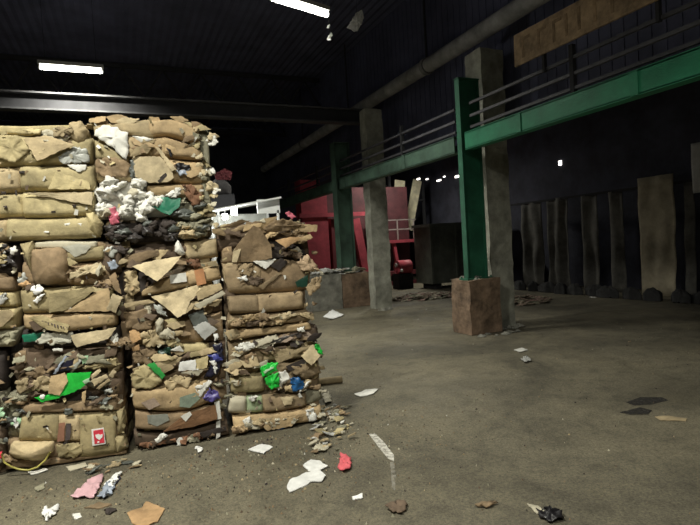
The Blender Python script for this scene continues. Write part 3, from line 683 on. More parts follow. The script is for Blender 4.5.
  ('P','kraft2',0.075,'c',[(0.025,0.583),(0.13,0.632),(0.248,0.656),(0.287,0.588),(0.233,0.552),(0.154,0.574),(0.029,0.535)],'cardboard_flap',0,0.2),
  ('P','paperdull',0.09,'f',[(0.206,0.578),(0.247,0.648),(0.26,0.623),(0.225,0.544)],'cardboard_flap',0,0),
  ('P','olivedk',0.07,'f',[(-0.009,0.696),(0.034,0.702),(0.088,0.658),(0.029,0.638)],'cardboard_flap',0,0),
  ('P','white',0.08,'c',[(-0.255,0.479),(-0.204,0.514),(-0.158,0.479),(-0.189,0.442),(-0.23,0.438)],'paper_scrap',0,0),
  ('P','white',0.08,'c',[(-0.248,0.392),(-0.189,0.434),(-0.154,0.439),(-0.215,0.366)],'paper_scrap',0,0),
  ('P','olivedk',0.075,'f',[(-0.126,0.437),(0.183,0.459),(0.196,0.434),(-0.023,0.301),(-0.137,0.288)],'cardboard_flap',0,0),
  ('P','tan',0.072,'f',[(0.006,0.306),(0.203,0.425),(0.293,0.45),(0.3,0.344),(0.287,0.264),(-0.038,0.287)],'cardboard_flap',0,0),
  ('P','kraft2',0.09,'f',[(0.283,0.313),(0.319,0.4),(0.392,0.369),(0.331,0.244),(0.266,0.283)],'cardboard_flap',0,0),
  ('P','olivedk',0.085,'f',[(-0.291,0.271),(-0.186,0.277),(-0.003,0.18),(-0.021,0.126),(-0.16,0.164),(-0.238,0.235)],'cardboard_flap',0,0),
  ('P','ink',0.098,'d',[(-0.189,0.238),(-0.176,0.234),(-0.174,0.229),(-0.188,0.232)],'printed_mark',0,0),
  ('P','ink',0.098,'d',[(-0.169,0.229),(-0.155,0.225),(-0.154,0.22),(-0.167,0.223)],'printed_mark',0,0),
  ('P','ink',0.098,'d',[(-0.149,0.221),(-0.142,0.218),(-0.142,0.199),(-0.148,0.202)],'printed_mark',0,0),
  ('P','ink',0.098,'d',[(-0.128,0.211),(-0.117,0.208),(-0.116,0.198),(-0.127,0.201)],'printed_mark',0,0),
  ('P','ink',0.098,'d',[(-0.108,0.203),(-0.099,0.2),(-0.099,0.178),(-0.107,0.182)],'printed_mark',0,0),
  ('P','ink',0.098,'d',[(-0.087,0.195),(-0.079,0.191),(-0.078,0.17),(-0.087,0.173)],'printed_mark',0,0),
  ('P','ink',0.098,'d',[(-0.067,0.185),(-0.055,0.182),(-0.054,0.172),(-0.065,0.175)],'printed_mark',0,0),
  ('P','ink',0.098,'d',[(-0.046,0.177),(-0.04,0.174),(-0.039,0.155),(-0.045,0.159)],'printed_mark',0,0),
  ('P','ink',0.098,'d',[(-0.025,0.168),(-0.011,0.164),(-0.009,0.158),(-0.023,0.162)],'printed_mark',0,0),
  ('P','dkbrown',0.085,'d',[(-0.28,0.231),(-0.223,0.249),(-0.187,0.175),(-0.244,0.157)],'slot_shade',0,0),  # dark brown sheet paints the shade in the roll's opening
  ('P','emerald',0.05,'f',[(-0.341,0.136),(-0.196,0.144),(-0.249,0.079),(-0.332,0.08)],'plastic_sheet',0,0),
  ('P','newsprint',0.055,'c',[(-0.257,0.072),(-0.19,0.136),(0.007,0.123),(-0.013,0.037),(-0.127,0.034)],'newspaper',0,0),
  ('P','kraft2',0.09,'f',[(-0.001,0.1),(0.196,0.119),(0.33,0.13),(0.265,0.047),(0.042,0.007),(0.017,0.05)],'cardboard_flap',0,0.15),
  ('P','greyplastic',0.05,'c',[(-0.336,0.586),(-0.293,0.614),(-0.27,0.566),(-0.3,0.521),(-0.34,0.54)],'plastic_scrap',0,0),
  ('P','orangetan',0.05,'c',[(-0.341,0.525),(-0.284,0.551),(-0.246,0.509),(-0.316,0.492)],'cardboard_flap',0,0),
  ('P','greyplastic',0.04,'c',[(0.269,0.751),(0.33,0.779),(0.372,0.728),(0.324,0.683)],'plastic_scrap',0,0),
  ('P','bluegrey',0.05,'c',[(0.292,0.653),(0.352,0.665),(0.379,0.614),(0.317,0.586)],'plastic_scrap',0,0),
  ('P','brown',0.05,'f',[(0.299,0.539),(0.346,0.568),(0.369,0.469),(0.378,0.387),(0.335,0.423)],'cardboard_strip',0,0),
  ('P','paper',0.06,'c',[(0.28,0.054),(0.327,0.081),(0.329,-0.001),(0.29,-0.013)],'paper_scrap',0,0),
 ],fill=[
  ('R',8,['kraft','brown','olivedk','dkbrown'],(-0.317,0.476,0.307,0.652),(0.063,0.126),0.045,'f','cardboard_flap',2.2),
  ('R',12,['umber','brown','dkbrown','greyolive'],(0.187,-0.009,0.406,0.791),(0.054,0.117),0.03,'c','torn_scrap',2.2),
 ]),
 dict(at=(-0.455,4.659,0.000),w=0.808,h=0.928,label='floor-level bale with a bright green plastic strip and a red-stickered carton',pieces=[
  ('S','dkbrown',-0.03,0.03,[(-0.309,0.965),(-0.049,0.92),(0.402,0.901)],[(-0.338,0.75),(-0.063,0.715),(0.387,0.69)],'cardboard_layer'),
  ('S','dkbrown',-0.03,0.03,[(-0.338,0.75),(-0.063,0.715),(0.387,0.69)],[(-0.354,0.534),(-0.079,0.494),(0.373,0.478)],'cardboard_layer'),
  ('S','brown',0.01,0.04,[(-0.341,0.524),(-0.079,0.502),(0.343,0.482)],[(-0.347,0.446),(-0.085,0.415),(0.335,0.368)],'cardboard_layer'),
  ('S','olivedk',0.035,0.012,[(-0.34,0.437),(-0.224,0.428),(-0.085,0.415)],[(-0.375,0.239),(-0.239,0.216),(-0.1,0.193)],'cardboard_layer'),
  ('S','kraft',0.03,0.012,[(-0.085,0.415),(-0.014,0.404),(0.064,0.392)],[(-0.101,0.185),(-0.03,0.173),(0.048,0.16)],'cardboard_layer'),
  ('S','olivedk',0.035,0.012,[(0.064,0.392),(0.202,0.38),(0.32,0.37)],[(0.039,0.04),(0.177,0.024),(0.303,0.019)],'cardboard_layer'),
  ('S','brown',-0.01,0.02,[(-0.454,0.267),(-0.239,0.216),(-0.1,0.193),(0.07,0.165)],[(-0.467,0.097),(-0.25,0.059),(-0.111,0.042),(0.06,0.02)],'cardboard_layer'),
  ('S','brown',-0.01,0.03,[(-0.466,0.113),(-0.11,0.058),(0.372,0.032)],[(-0.486,0.015),(-0.115,0.004),(0.374,0.004)],'cardboard_layer'),
  ('S','greyolive',-0.03,0.02,[(-0.431,0.599),(-0.363,0.597),(-0.309,0.59)],[(-0.469,0.254),(-0.402,0.243),(-0.348,0.234)],'cardboard_layer'),
  ('P','navy',0.06,'f',[(-0.076,0.74),(0.004,0.866),(0.082,0.849),(0.025,0.752)],'plastic_sheet',0,0),
  ('P','bluegrey',0.07,'f',[(-0.097,0.735),(-0.003,0.867),(0.011,0.857),(-0.076,0.733)],'plastic_strip',0,0),
  ('P','greyplastic',0.06,'f',[(0.025,0.752),(0.088,0.84),(0.116,0.821),(0.068,0.754)],'plastic_strip',0,0),
  ('P','palegreen',0.06,'f',[(0.103,0.838),(0.161,0.848),(0.158,0.8),(0.113,0.781)],'plastic_scrap',0,0),
  ('P','olivedk',0.05,'c',[(0.111,0.757),(0.231,0.791),(0.365,0.799),(0.361,0.742),(0.226,0.726)],'cardboard_flap',0,0),
  ('P','brown',0.06,'c',[(-0.283,0.767),(-0.162,0.807),(-0.146,0.741),(-0.218,0.703)],'cardboard_flap',0,0),
  ('P','kraft',0.06,'c',[(-0.355,0.713),(-0.272,0.726),(-0.272,0.632),(-0.335,0.609)],'cardboard_flap',0,0),
  ('P','kraft',0.065,'c',[(-0.262,0.67),(-0.175,0.729),(-0.106,0.705),(-0.134,0.613),(-0.245,0.62)],'cardboard_flap',0,0),
  ('P','tan',0.1,'f',[(-0.105,0.728),(-0.005,0.739),(0.012,0.673),(-0.052,0.57),(-0.128,0.596)],'cardboard_flap',0,0.1),
  ('P','green',0.085,'f',[(0.009,0.73),(0.095,0.727),(0.182,0.724),(0.147,0.639),(0.093,0.598),(0.012,0.569),(-0.053,0.562),(-0.027,0.63)],'plastic_sheet',0,0),
  ('P','green',0.09,'f',[(-0.227,0.578),(-0.143,0.582),(-0.023,0.582),(-0.061,0.547),(-0.182,0.532)],'plastic_sheet',0,0),
  ('P','white',0.1,'c',[(-0.193,0.574),(-0.163,0.593),(-0.158,0.569),(-0.18,0.556)],'paper_scrap',0,0),
  ('P','palegreen',0.1,'f',[(0.112,0.66),(0.164,0.678),(0.162,0.645),(0.125,0.634)],'plastic_scrap',0,0),
  ('P','kraft2',0.085,'f',[(0.17,0.653),(0.282,0.687),(0.295,0.661),(0.188,0.601)],'cardboard_strip',0,0),
  ('P','kraft2',0.085,'f',[(0.165,0.694),(0.242,0.741),(0.247,0.716),(0.177,0.66)],'cardboard_strip',0,0),
  ('P','kraft',0.085,'f',[(0.201,0.583),(0.295,0.652),(0.309,0.634),(0.223,0.572)],'cardboard_strip',0,0),
  ('P','kraft2',0.08,'f',[(0.297,0.677),(0.337,0.721),(0.357,0.694),(0.324,0.649)],'cardboard_flap',0,0),
  ('P','tan',0.08,'f',[(0.098,0.565),(0.128,0.577),(0.114,0.482),(0.093,0.501)],'cardboard_strip',0,0),
  ('P','umber',0.02,'d',[(-0.09,0.535),(0.099,0.581),(0.154,0.541),(0.136,0.487),(-0.079,0.502)],'slot_shade',0,0),  # umber sheet paints the shade in the gap above the carton
  ('P','kraft',0.06,'b',[(-0.416,0.238),(-0.142,0.2),(-0.14,0.128),(-0.222,0.07),(-0.384,0.114),(-0.441,0.171)],'cardboard_flap',0,0),
  ('P','olivedk',0.05,'c',[(-0.124,0.165),(-0.03,0.173),(0.069,0.149),(0.065,0.092),(0.004,0.046),(-0.116,0.075)],'cardboard_flap',0,0),
  ('P','olivedk',0.02,'b',[(0.328,0.369),(0.381,0.378),(0.389,0.277),(0.367,0.182),(0.322,0.181)],'cardboard_flap',0,0),
  ('P','olivedk',0.02,'b',[(0.291,0.161),(0.366,0.165),(0.389,0.054),(0.304,0.027)],'cardboard_flap',0,0),
  ('T','yellow',0.115,0.007,[(-0.467,0.191),(-0.451,0.126),(-0.414,0.08),(-0.362,0.047),(-0.3,0.036),(-0.237,0.049),(-0.185,0.087),(-0.146,0.145)],'strap'),
  ('P','mutedred',0.062,'d',[(-0.083,0.342),(-0.04,0.344),(-0.057,0.202),(-0.107,0.202)],'printed_patch',0,0),
  ('P','ink',0.062,'d',[(-0.033,0.335),(0.002,0.329),(-0.014,0.203),(-0.05,0.201)],'printed_patch',0,0),
  ('P','slate',0.06,'c',[(-0.04,0.448),(0.018,0.448),(0.007,0.401),(-0.036,0.399)],'plastic_scrap',0,0),
  ('P','white',0.066,'d',[(0.142,0.259),(0.231,0.261),(0.236,0.129),(0.14,0.129)],'sticker',0,0),
  ('P','red',0.069,'d',[(0.156,0.248),(0.226,0.249),(0.23,0.142),(0.156,0.142)],'sticker_print',0,0),
  ('P','white',0.072,'d',[(0.168,0.214),(0.191,0.218),(0.205,0.208),(0.22,0.214),(0.218,0.189),(0.195,0.169),(0.174,0.188)],'sticker_mark',0,0),
  ('P','white',0.072,'d',[(0.179,0.159),(0.194,0.159),(0.193,0.148),(0.178,0.148)],'sticker_mark',0,0),
  ('P','white',0.04,'c',[(-0.397,0.415),(-0.369,0.426),(-0.366,0.363),(-0.388,0.343)],'paper_scrap',0,0),
  ('P','greyplastic',0.06,'c',[(0.259,0.559),(0.311,0.568),(0.316,0.527),(0.264,0.534)],'plastic_scrap',0,0),
  ('P','paper',0.05,'f',[(-0.091,0.925),(-0.02,0.925),(-0.022,0.901),(-0.085,0.908)],'paper_scrap',0,0),
  ('P','paper',0.05,'f',[(0.357,0.898),(0.396,0.918),(0.408,0.884)],'paper_scrap',0,0),
 ],fill=[
  ('R',26,['brown','dkbrown','kraft','greyolive','dkbrown','greyolive'],(-0.337,0.766,0.4,0.877),(0.054,0.126),0.045,'f','cardboard_flap',2.2),
  ('R',14,['brown','dkbrown','greyolive'],(-0.366,0.551,-0.063,0.715),(0.063,0.126),0.04,'c','cardboard_flap',2.2),
  ('R',10,['brown','greyolive','dkbrown','slate'],(0.145,0.413,0.384,0.641),(0.054,0.108),0.04,'c','cardboard_flap',2.2),
  ('R',12,['greyolive','palegreen','umber','slate'],(-0.469,0.254,-0.323,0.592),(0.045,0.09),0.02,'c','torn_scrap',2.2),
 ]),
 dict(at=(0.363,4.617,0.000),w=0.753,h=0.826,label='floor-level bale of dark brown rolled layers with navy and purple plastic',pieces=[
  ('S','dkbrown',-0.03,0.03,[(-0.349,0.859),(-0.131,0.843),(0.409,0.834)],[(-0.363,0.652),(-0.146,0.624),(0.395,0.626)],'cardboard_layer'),
  ('S','brown',-0.02,0.03,[(-0.362,0.669),(-0.146,0.624),(0.395,0.626)],[(-0.373,0.511),(-0.116,0.484),(0.386,0.486)],'cardboard_layer'),
  ('S','olive',0.02,0.03,[(0.029,0.842),(0.15,0.837),(0.258,0.834)],[(0.055,0.753),(0.169,0.748),(0.269,0.754)],'cardboard_layer'),
  ('S','tan',0.02,0.06,[(-0.373,0.511),(-0.154,0.515),(0.088,0.517),(0.237,0.523)],[(-0.361,0.35),(-0.169,0.296),(0.071,0.269),(0.274,0.326)],'cardboard_layer'),
  ('S','brown',0.02,0.06,[(-0.353,0.349),(-0.169,0.296),(0.072,0.277),(0.316,0.32)],[(-0.364,0.182),(-0.14,0.129),(0.103,0.134),(0.331,0.168)],'cardboard_layer'),
  ('S','dkbrown',-0.0,0.05,[(-0.381,0.168),(-0.141,0.121),(0.144,0.127),(0.364,0.155)],[(-0.375,0.024),(-0.109,0.004),(0.387,0.004)],'cardboard_layer'),
  ('S','brown',-0.02,0.03,[(0.236,0.506),(0.303,0.515),(0.388,0.521)],[(0.29,0.306),(0.323,0.302),(0.383,0.311)],'cardboard_layer'),
  ('P','brown',0.05,'c',[(-0.336,0.824),(-0.209,0.86),(-0.15,0.803),(-0.22,0.693),(-0.342,0.733)],'cardboard_flap',0,0),
  ('P','bottlegreen',0.05,'c',[(-0.149,0.811),(0.012,0.844),(0.034,0.807),(-0.138,0.751)],'plastic_strip',0,0),
  ('P','paper',0.06,'f',[(-0.046,0.808),(0.029,0.842),(0.057,0.787)],'paper_scrap',0,0),
  ('P','navy',0.055,'c',[(0.29,0.813),(0.366,0.83),(0.382,0.68),(0.315,0.557),(0.205,0.536),(0.271,0.658)],'plastic_sheet',0,0),
  ('P','royalblue',0.075,'c',[(0.243,0.74),(0.318,0.74),(0.373,0.681),(0.288,0.656)],'plastic_sheet',0,0),
  ('P','white',0.085,'c',[(0.256,0.686),(0.306,0.689),(0.327,0.616),(0.298,0.568),(0.286,0.639)],'plastic_scrap',0,0),
  ('P','white',0.08,'f',[(0.019,0.706),(0.15,0.708),(0.144,0.622),(0.006,0.631)],'paper_sheet',0,0),
  ('P','olive',0.082,'f',[(0.15,0.708),(0.251,0.73),(0.236,0.628),(0.144,0.622)],'cardboard_flap',0,0),
  ('P','paperdull',0.07,'f',[(0.021,0.612),(0.219,0.621),(0.157,0.568)],'paper_sheet',0,0),
  ('P','olive',0.07,'c',[(-0.372,0.637),(-0.257,0.723),(-0.175,0.662),(-0.127,0.554),(-0.233,0.509),(-0.355,0.542)],'cardboard_flap',0,0),
  ('P','kraft',0.065,'f',[(-0.219,0.71),(-0.138,0.751),(0.046,0.737),(-0.049,0.646),(-0.147,0.608)],'cardboard_flap',0,0),
  ('P','green2',0.085,'f',[(-0.235,0.712),(-0.179,0.73),(-0.1,0.61),(-0.126,0.579)],'plastic_strip',0,0),
  ('P','kraft',0.06,'c',[(-0.119,0.553),(-0.02,0.6),(0.106,0.549),(0.069,0.476),(-0.093,0.473)],'cardboard_flap',0,0),
  ('P','teal',0.086,'d',[(-0.001,0.409),(0.123,0.434),(0.161,0.377),(0.074,0.312),(-0.006,0.332)],'printed_patch',0,0),
  ('P','mauve',0.086,'d',[(-0.302,0.409),(-0.199,0.436),(-0.156,0.371),(-0.244,0.341)],'printed_patch',0,0),
  ('P','paper',0.09,'c',[(0.126,0.477),(0.254,0.521),(0.268,0.493),(0.198,0.433),(0.161,0.386)],'paper_sheet',0,0),
  ('P','purple',0.09,'c',[(0.185,0.374),(0.241,0.462),(0.313,0.408),(0.326,0.354),(0.25,0.338)],'plastic_sheet',0,0),
  ('P','slateblue',0.087,'d',[(-0.263,0.302),(-0.105,0.287),(-0.093,0.233),(-0.191,0.197),(-0.26,0.233)],'printed_patch',0,0),
  ('P','chestnut',0.088,'f',[(-0.147,0.148),(0.03,0.258),(0.281,0.308),(0.29,0.184),(0.079,0.146)],'cardboard_flap',0,0),
  ('P','paper',0.1,'d',[(-0.003,0.254),(0.072,0.286),(0.087,0.258),(0.034,0.205)],'tape',0,0),
  ('P','paper',0.08,'d',[(0.274,0.326),(0.317,0.338),(0.323,0.178),(0.281,0.176)],'tape',0,0),
  ('P','paper',0.06,'d',[(0.279,0.15),(0.314,0.162),(0.304,0.023),(0.269,0.004)],'tape',0,0),
  ('P','paper',0.06,'c',[(-0.223,0.083),(-0.149,0.122),(-0.118,0.1),(-0.201,0.046)],'paper_scrap',0,0),
  ('P','paper',0.07,'c',[(-0.049,0.046),(-0.008,0.065),(-0.005,0.004),(-0.053,0.004)],'paper_scrap',0,0),
  ('P','greyolive',0.06,'c',[(0.016,0.053),(0.125,0.087),(0.136,0.004),(0.052,0.004)],'cardboard_flap',0,0),
  ('P','umber',0.065,'f',[(0.141,0.084),(0.352,0.103),(0.358,0.067),(0.146,0.031)],'cardboard_flap',0,0),
  ('P','orangetan',0.06,'f',[(-0.341,0.867),(-0.285,0.885),(-0.289,0.836),(-0.335,0.833)],'cardboard_flap',0,0),
 ],fill=[
  ('R',12,['brown','kraft','dkbrown','olive'],(-0.348,0.65,0.255,0.791),(0.063,0.126),0.045,'f','cardboard_flap',2.2),
  ('R',10,['dkbrown','brown','paperdull','rust'],(-0.358,0.046,0.34,0.052),(0.054,0.108),0.05,'c','cardboard_flap',2.2),
  ('R',10,['brown','dkbrown','greyolive'],(0.251,0.004,0.405,0.519),(0.045,0.09),0.02,'c','torn_scrap',2.2),
 ]),
 dict(at=(1.136,4.520,0.914),w=0.781,h=0.927,label='brown torn-carton bale on top of the shortest stack',pieces=[
  ('S','dkbrown',-0.02,0.03,[(-0.39,0.877),(-0.227,0.912),(-0.045,0.93)],[(-0.386,0.687),(-0.242,0.696),(-0.02,0.771)],'cardboard_layer'),
  ('S','dkbrown',-0.04,0.03,[(-0.045,0.93),(0.167,0.93),(0.402,0.91)],[(-0.014,0.593),(0.191,0.598),(0.42,0.601)],'cardboard_layer'),
  ('S','brown',-0.01,0.03,[(-0.353,0.685),(-0.199,0.693),(0.062,0.677)],[(-0.359,0.581),(-0.164,0.568),(0.073,0.57)],'cardboard_layer'),
  ('S','sepia',0.0,0.04,[(-0.359,0.59),(-0.189,0.587),(-0.015,0.585)],[(-0.326,0.318),(-0.181,0.306),(-0.033,0.302)],'cardboard_layer'),
  ('S','brown',0.0,0.04,[(-0.068,0.579),(0.145,0.592),(0.419,0.592)],[(-0.086,0.298),(0.126,0.289),(0.391,0.294)],'cardboard_layer'),
  ('S','sepia',0.02,0.05,[(-0.344,0.302),(-0.182,0.297),(-0.069,0.287)],[(-0.329,0.152),(-0.193,0.13),(-0.063,0.118)],'cardboard_layer'),
  ('S','sepia',0.02,0.05,[(-0.087,0.289),(0.081,0.293),(0.326,0.29)],[(-0.088,0.129),(0.071,0.123),(0.325,0.136)],'cardboard_layer'),
  ('S','sepia',0.0,0.04,[(-0.321,0.143),(0.026,0.119),(0.353,0.133)],[(-0.346,0.023),(0.018,0.003),(0.382,0.012)],'cardboard_layer'),
  ('P','brown',0.08,'f',[(-0.279,0.646),(-0.23,0.738),(-0.082,0.897),(-0.023,0.868),(0.064,0.713),(0.066,0.606),(-0.12,0.583),(-0.249,0.591)],'cardboard_flap',0,-0.15),
  ('P','kraft2',0.09,'f',[(-0.282,0.594),(-0.259,0.697),(-0.1,0.88),(-0.065,0.887),(-0.198,0.71),(-0.24,0.591)],'cardboard_strip',0,0),
  ('P','brown',0.09,'c',[(0.003,0.866),(0.105,0.941),(0.257,0.926),(0.372,0.876),(0.215,0.838),(0.054,0.829)],'cardboard_flap',0,-0.4),
  ('P','tan',0.08,'f',[(-0.057,0.887),(0.009,0.954),(0.134,0.967),(0.094,0.906),(0.002,0.849)],'cardboard_flap',0,-0.3),
  ('P','brown',0.06,'c',[(0.16,0.823),(0.307,0.861),(0.418,0.874),(0.395,0.793),(0.247,0.774)],'cardboard_flap',0,-0.3),
  ('P','orangetan',0.12,'f',[(0.093,0.756),(0.23,0.784),(0.338,0.769),(0.179,0.688)],'cardboard_flap',0,0.3),
  ('P','umber',0.01,'d',[(0.05,0.767),(0.199,0.723),(0.335,0.715),(0.384,0.622),(0.075,0.605)],'slot_shade',0,0),  # umber sheet paints the shaded hollow under the top flaps
  ('P','tan',0.08,'f',[(0.264,0.755),(0.414,0.801),(0.439,0.764),(0.316,0.716)],'cardboard_flap',0,0),
  ('P','paperdull',0.05,'c',[(0.24,0.667),(0.306,0.69),(0.347,0.624),(0.273,0.611)],'paper_scrap',0,0),
  ('P','orangepale',0.08,'c',[(0.279,0.556),(0.375,0.622),(0.435,0.555),(0.495,0.469),(0.393,0.467),(0.311,0.491)],'cardboard_flap',0,0),
  ('P','paper',0.06,'f',[(-0.102,0.59),(0.101,0.595),(0.007,0.512)],'paper_sheet',0,0),
  ('P','umber',0.055,'f',[(0.044,0.545),(0.146,0.601),(0.207,0.561),(0.121,0.486)],'cardboard_flap',0,0),
  ('P','sepia',0.055,'f',[(-0.064,0.367),(0.12,0.477),(0.146,0.466),(-0.031,0.337)],'cardboard_strip',0,0),
  ('P','dkbrown',0.05,'c',[(-0.128,0.46),(-0.007,0.433),(-0.064,0.367),(-0.184,0.403)],'cardboard_flap',0,0),
  ('P','sepia',0.06,'c',[(-0.241,0.573),(-0.103,0.573),(-0.128,0.46),(-0.213,0.484)],'cardboard_flap',0,0),
  ('P','bottlegreen',0.055,'f',[(0.258,0.377),(0.382,0.44),(0.366,0.332),(0.274,0.331)],'plastic_sheet',0,0),
  ('P','white',0.07,'c',[(-0.249,0.46),(-0.162,0.471),(-0.156,0.427),(-0.217,0.423)],'paper_scrap',0,0),
  ('P','sepia',0.06,'c',[(0.347,0.325),(0.426,0.401),(0.501,0.413),(0.476,0.305),(0.379,0.249)],'cardboard_flap',0,0),
  ('P','pink',0.0,'c',[(0.217,0.999),(0.254,1.016),(0.323,0.959),(0.267,0.943)],'plastic_scrap',0,0),
  ('P','tan',0.06,'c',[(-0.236,0.126),(-0.044,0.134),(-0.029,0.088),(-0.206,0.061)],'cardboard_flap',0,0),
  ('P','kraft2',0.06,'c',[(0.006,0.094),(0.205,0.12),(0.277,0.095),(0.038,0.028)],'cardboard_flap',0,0),
  ('P','dkbrown',0.05,'c',[(-0.205,0.079),(-0.012,0.078),(-0.051,0.028),(-0.191,0.024)],'cardboard_flap',0,0),
  ('P','brown',0.06,'f',[(-0.372,0.893),(-0.182,0.954),(-0.096,0.941),(-0.255,0.888)],'cardboard_flap',0,-0.5),
  ('P','sepia',0.06,'f',[(-0.317,0.847),(-0.185,0.902),(-0.116,0.907),(-0.259,0.818)],'cardboard_flap',0,-0.3),
  ('P','paperdull',0.09,'f',[(-0.054,0.931),(0.018,0.954),(0.024,0.918)],'paper_scrap',0,0),
 ],fill=[
  ('R',10,['brown','dkbrown','tan'],(-0.376,0.842,0.403,0.919),(0.072,0.144),0.06,'f','cardboard_flap',2.2),
  ('R',8,['brown','tan','dkbrown'],(0.057,0.607,0.415,0.819),(0.054,0.117),0.05,'c','cardboard_flap',2.2),
  ('R',10,['brown','tan','dkbrown','kraft'],(-0.328,0.038,0.351,0.097),(0.063,0.126),0.05,'c','cardboard_flap',2.2),
  ('R',10,['brown','kraft','dkbrown'],(0.309,0.028,0.474,0.871),(0.045,0.09),0.0,'c','torn_scrap',2.2),
 ]),
 dict(at=(1.191,4.514,0.000),w=0.810,h=0.903,label='floor-level bale with a crushed bright green bag and blue scrap facing out',pieces=[
  ('S','tan',-0.0,0.04,[(-0.42,0.921),(-0.127,0.918),(0.307,0.919)],[(-0.409,0.824),(-0.087,0.842),(0.339,0.842)],'cardboard_layer'),
  ('S','sepia',-0.02,0.03,[(-0.409,0.824),(-0.114,0.836),(-0.097,0.834)],[(-0.412,0.526),(-0.197,0.507),(-0.117,0.514)],'cardboard_layer'),
  ('S','dkbrown',-0.01,0.03,[(-0.105,0.835),(0.184,0.867),(0.388,0.874)],[(-0.121,0.738),(0.222,0.736),(0.4,0.762)],'cardboard_layer'),
  ('S','kraft',-0.01,0.03,[(-0.104,0.728),(0.13,0.728),(0.389,0.736)],[(-0.112,0.603),(0.121,0.593),(0.389,0.597)],'cardboard_layer'),
  ('S','sepia',-0.03,0.03,[(-0.112,0.603),(0.121,0.593),(0.389,0.597)],[(-0.129,0.336),(0.103,0.313),(0.381,0.321)],'cardboard_layer'),
  ('S','olive',0.0,0.04,[(-0.413,0.517),(-0.284,0.518),(-0.117,0.514)],[(-0.414,0.367),(-0.286,0.349),(-0.128,0.345)],'cardboard_layer'),
  ('S','paperdull',0.0,0.04,[(-0.424,0.342),(-0.356,0.341),(-0.287,0.332)],[(-0.451,0.196),(-0.367,0.175),(-0.289,0.163)],'paper_layer'),
  ('S','palegreen2',0.0,0.03,[(-0.288,0.323),(-0.219,0.313),(-0.148,0.312)],[(-0.289,0.172),(-0.22,0.161),(-0.149,0.16)],'paper_layer'),
  ('S','sepia',0.01,0.05,[(-0.148,0.312),(0.057,0.302),(0.24,0.294)],[(-0.149,0.16),(0.047,0.148),(0.24,0.156)],'cardboard_layer'),
  ('S','greyolive',-0.01,0.03,[(0.231,0.305),(0.306,0.313),(0.381,0.321)],[(0.231,0.158),(0.306,0.165),(0.392,0.19)],'cardboard_layer'),
  ('S','tan',0.0,0.05,[(-0.419,0.165),(-0.088,0.15),(0.371,0.156)],[(-0.403,0.012),(-0.052,0.009),(0.38,0.006)],'cardboard_layer'),
  ('P','paper',0.05,'c',[(-0.371,0.758),(-0.308,0.804),(-0.239,0.805),(-0.172,0.762),(-0.244,0.726),(-0.314,0.716)],'paper_sheet',0,0),
  ('P','kraft2',0.1,'f',[(0.206,0.637),(0.323,0.725),(0.402,0.642),(0.293,0.545),(0.24,0.597)],'cardboard_flap',0,0.2),
  ('P','green',0.095,'c',[(0.332,0.724),(0.379,0.728),(0.41,0.632),(0.372,0.627)],'plastic_strip',0,0),
  ('P','kraft',0.06,'f',[(-0.021,0.637),(0.22,0.709),(0.275,0.703),(0.123,0.62),(-0.006,0.59)],'cardboard_flap',0,0),
  ('P','umber',0.05,'d',[(0.073,0.554),(0.231,0.598),(0.305,0.598),(0.208,0.528),(0.097,0.505)],'slot_shade',0,0),  # umber sheet paints shade into a gap between the flaps
  ('P','green',0.08,'c',[(-0.158,0.564),(-0.094,0.61),(-0.005,0.608),(-0.01,0.528),(-0.137,0.49)],'plastic_bag',0,0),
  ('P','green',0.085,'c',[(-0.119,0.488),(-0.001,0.518),(-0.001,0.382),(-0.064,0.373),(-0.114,0.424)],'plastic_bag',0,0),
  ('P','palegreen',0.1,'f',[(-0.133,0.543),(-0.042,0.577),(-0.043,0.559),(-0.126,0.524)],'plastic_strip',0,0),
  ('P','paper',0.07,'c',[(-0.002,0.509),(0.062,0.528),(0.094,0.451),(0.025,0.369),(-0.012,0.356)],'paper_sheet',0,0),
  ('P','blue',0.08,'c',[(0.093,0.442),(0.167,0.451),(0.227,0.388),(0.196,0.328),(0.122,0.32)],'plastic_scrap',0,0),
  ('P','sepia',0.05,'c',[(0.117,0.539),(0.359,0.564),(0.39,0.459),(0.238,0.414),(0.132,0.483)],'cardboard_flap',0,0),
  ('P','paper',0.07,'c',[(0.226,0.379),(0.283,0.399),(0.242,0.34),(0.176,0.312)],'paper_scrap',0,0),
  ('P','paperdull',0.06,'c',[(-0.406,0.49),(-0.328,0.497),(-0.323,0.443),(-0.383,0.443)],'cardboard_flap',0,0),
  ('P','kraft2',0.075,'f',[(0.002,0.291),(0.119,0.284),(0.097,0.214),(0.033,0.214)],'cardboard_flap',0,0),
  ('P','paper',0.06,'c',[(-0.27,0.329),(-0.183,0.326),(-0.202,0.293),(-0.255,0.292)],'paper_scrap',0,0),
  ('P','paper',0.065,'c',[(-0.335,0.134),(-0.272,0.16),(-0.253,0.059),(-0.306,0.049)],'paper_sheet',0,0),
  ('P','paper',0.06,'c',[(0.221,0.141),(0.296,0.157),(0.326,0.033),(0.25,0.026)],'paper_sheet',0,0),
  ('P','blue',0.06,'f',[(-0.046,0.004),(0.018,0.004),(0.016,0.004),(-0.038,0.004)],'plastic_scrap',0,0),
  ('P','kraft',0.05,'f',[(-0.438,0.906),(-0.334,0.939),(-0.303,0.874),(-0.392,0.831)],'cardboard_flap',0,0),
  ('P','tan',0.07,'f',[(-0.198,0.095),(-0.018,0.122),(0.182,0.11),(0.084,0.015),(-0.132,0.013)],'cardboard_flap',0,0),
  ('P','dkgrey',0.05,'f',[(-0.082,0.788),(0.136,0.827),(0.21,0.838),(0.041,0.765)],'plastic_strip',0,0),
  ('P','paper',0.06,'c',[(0.194,0.885),(0.259,0.896),(0.266,0.85),(0.21,0.847)],'paper_scrap',0,0),
 ],fill=[
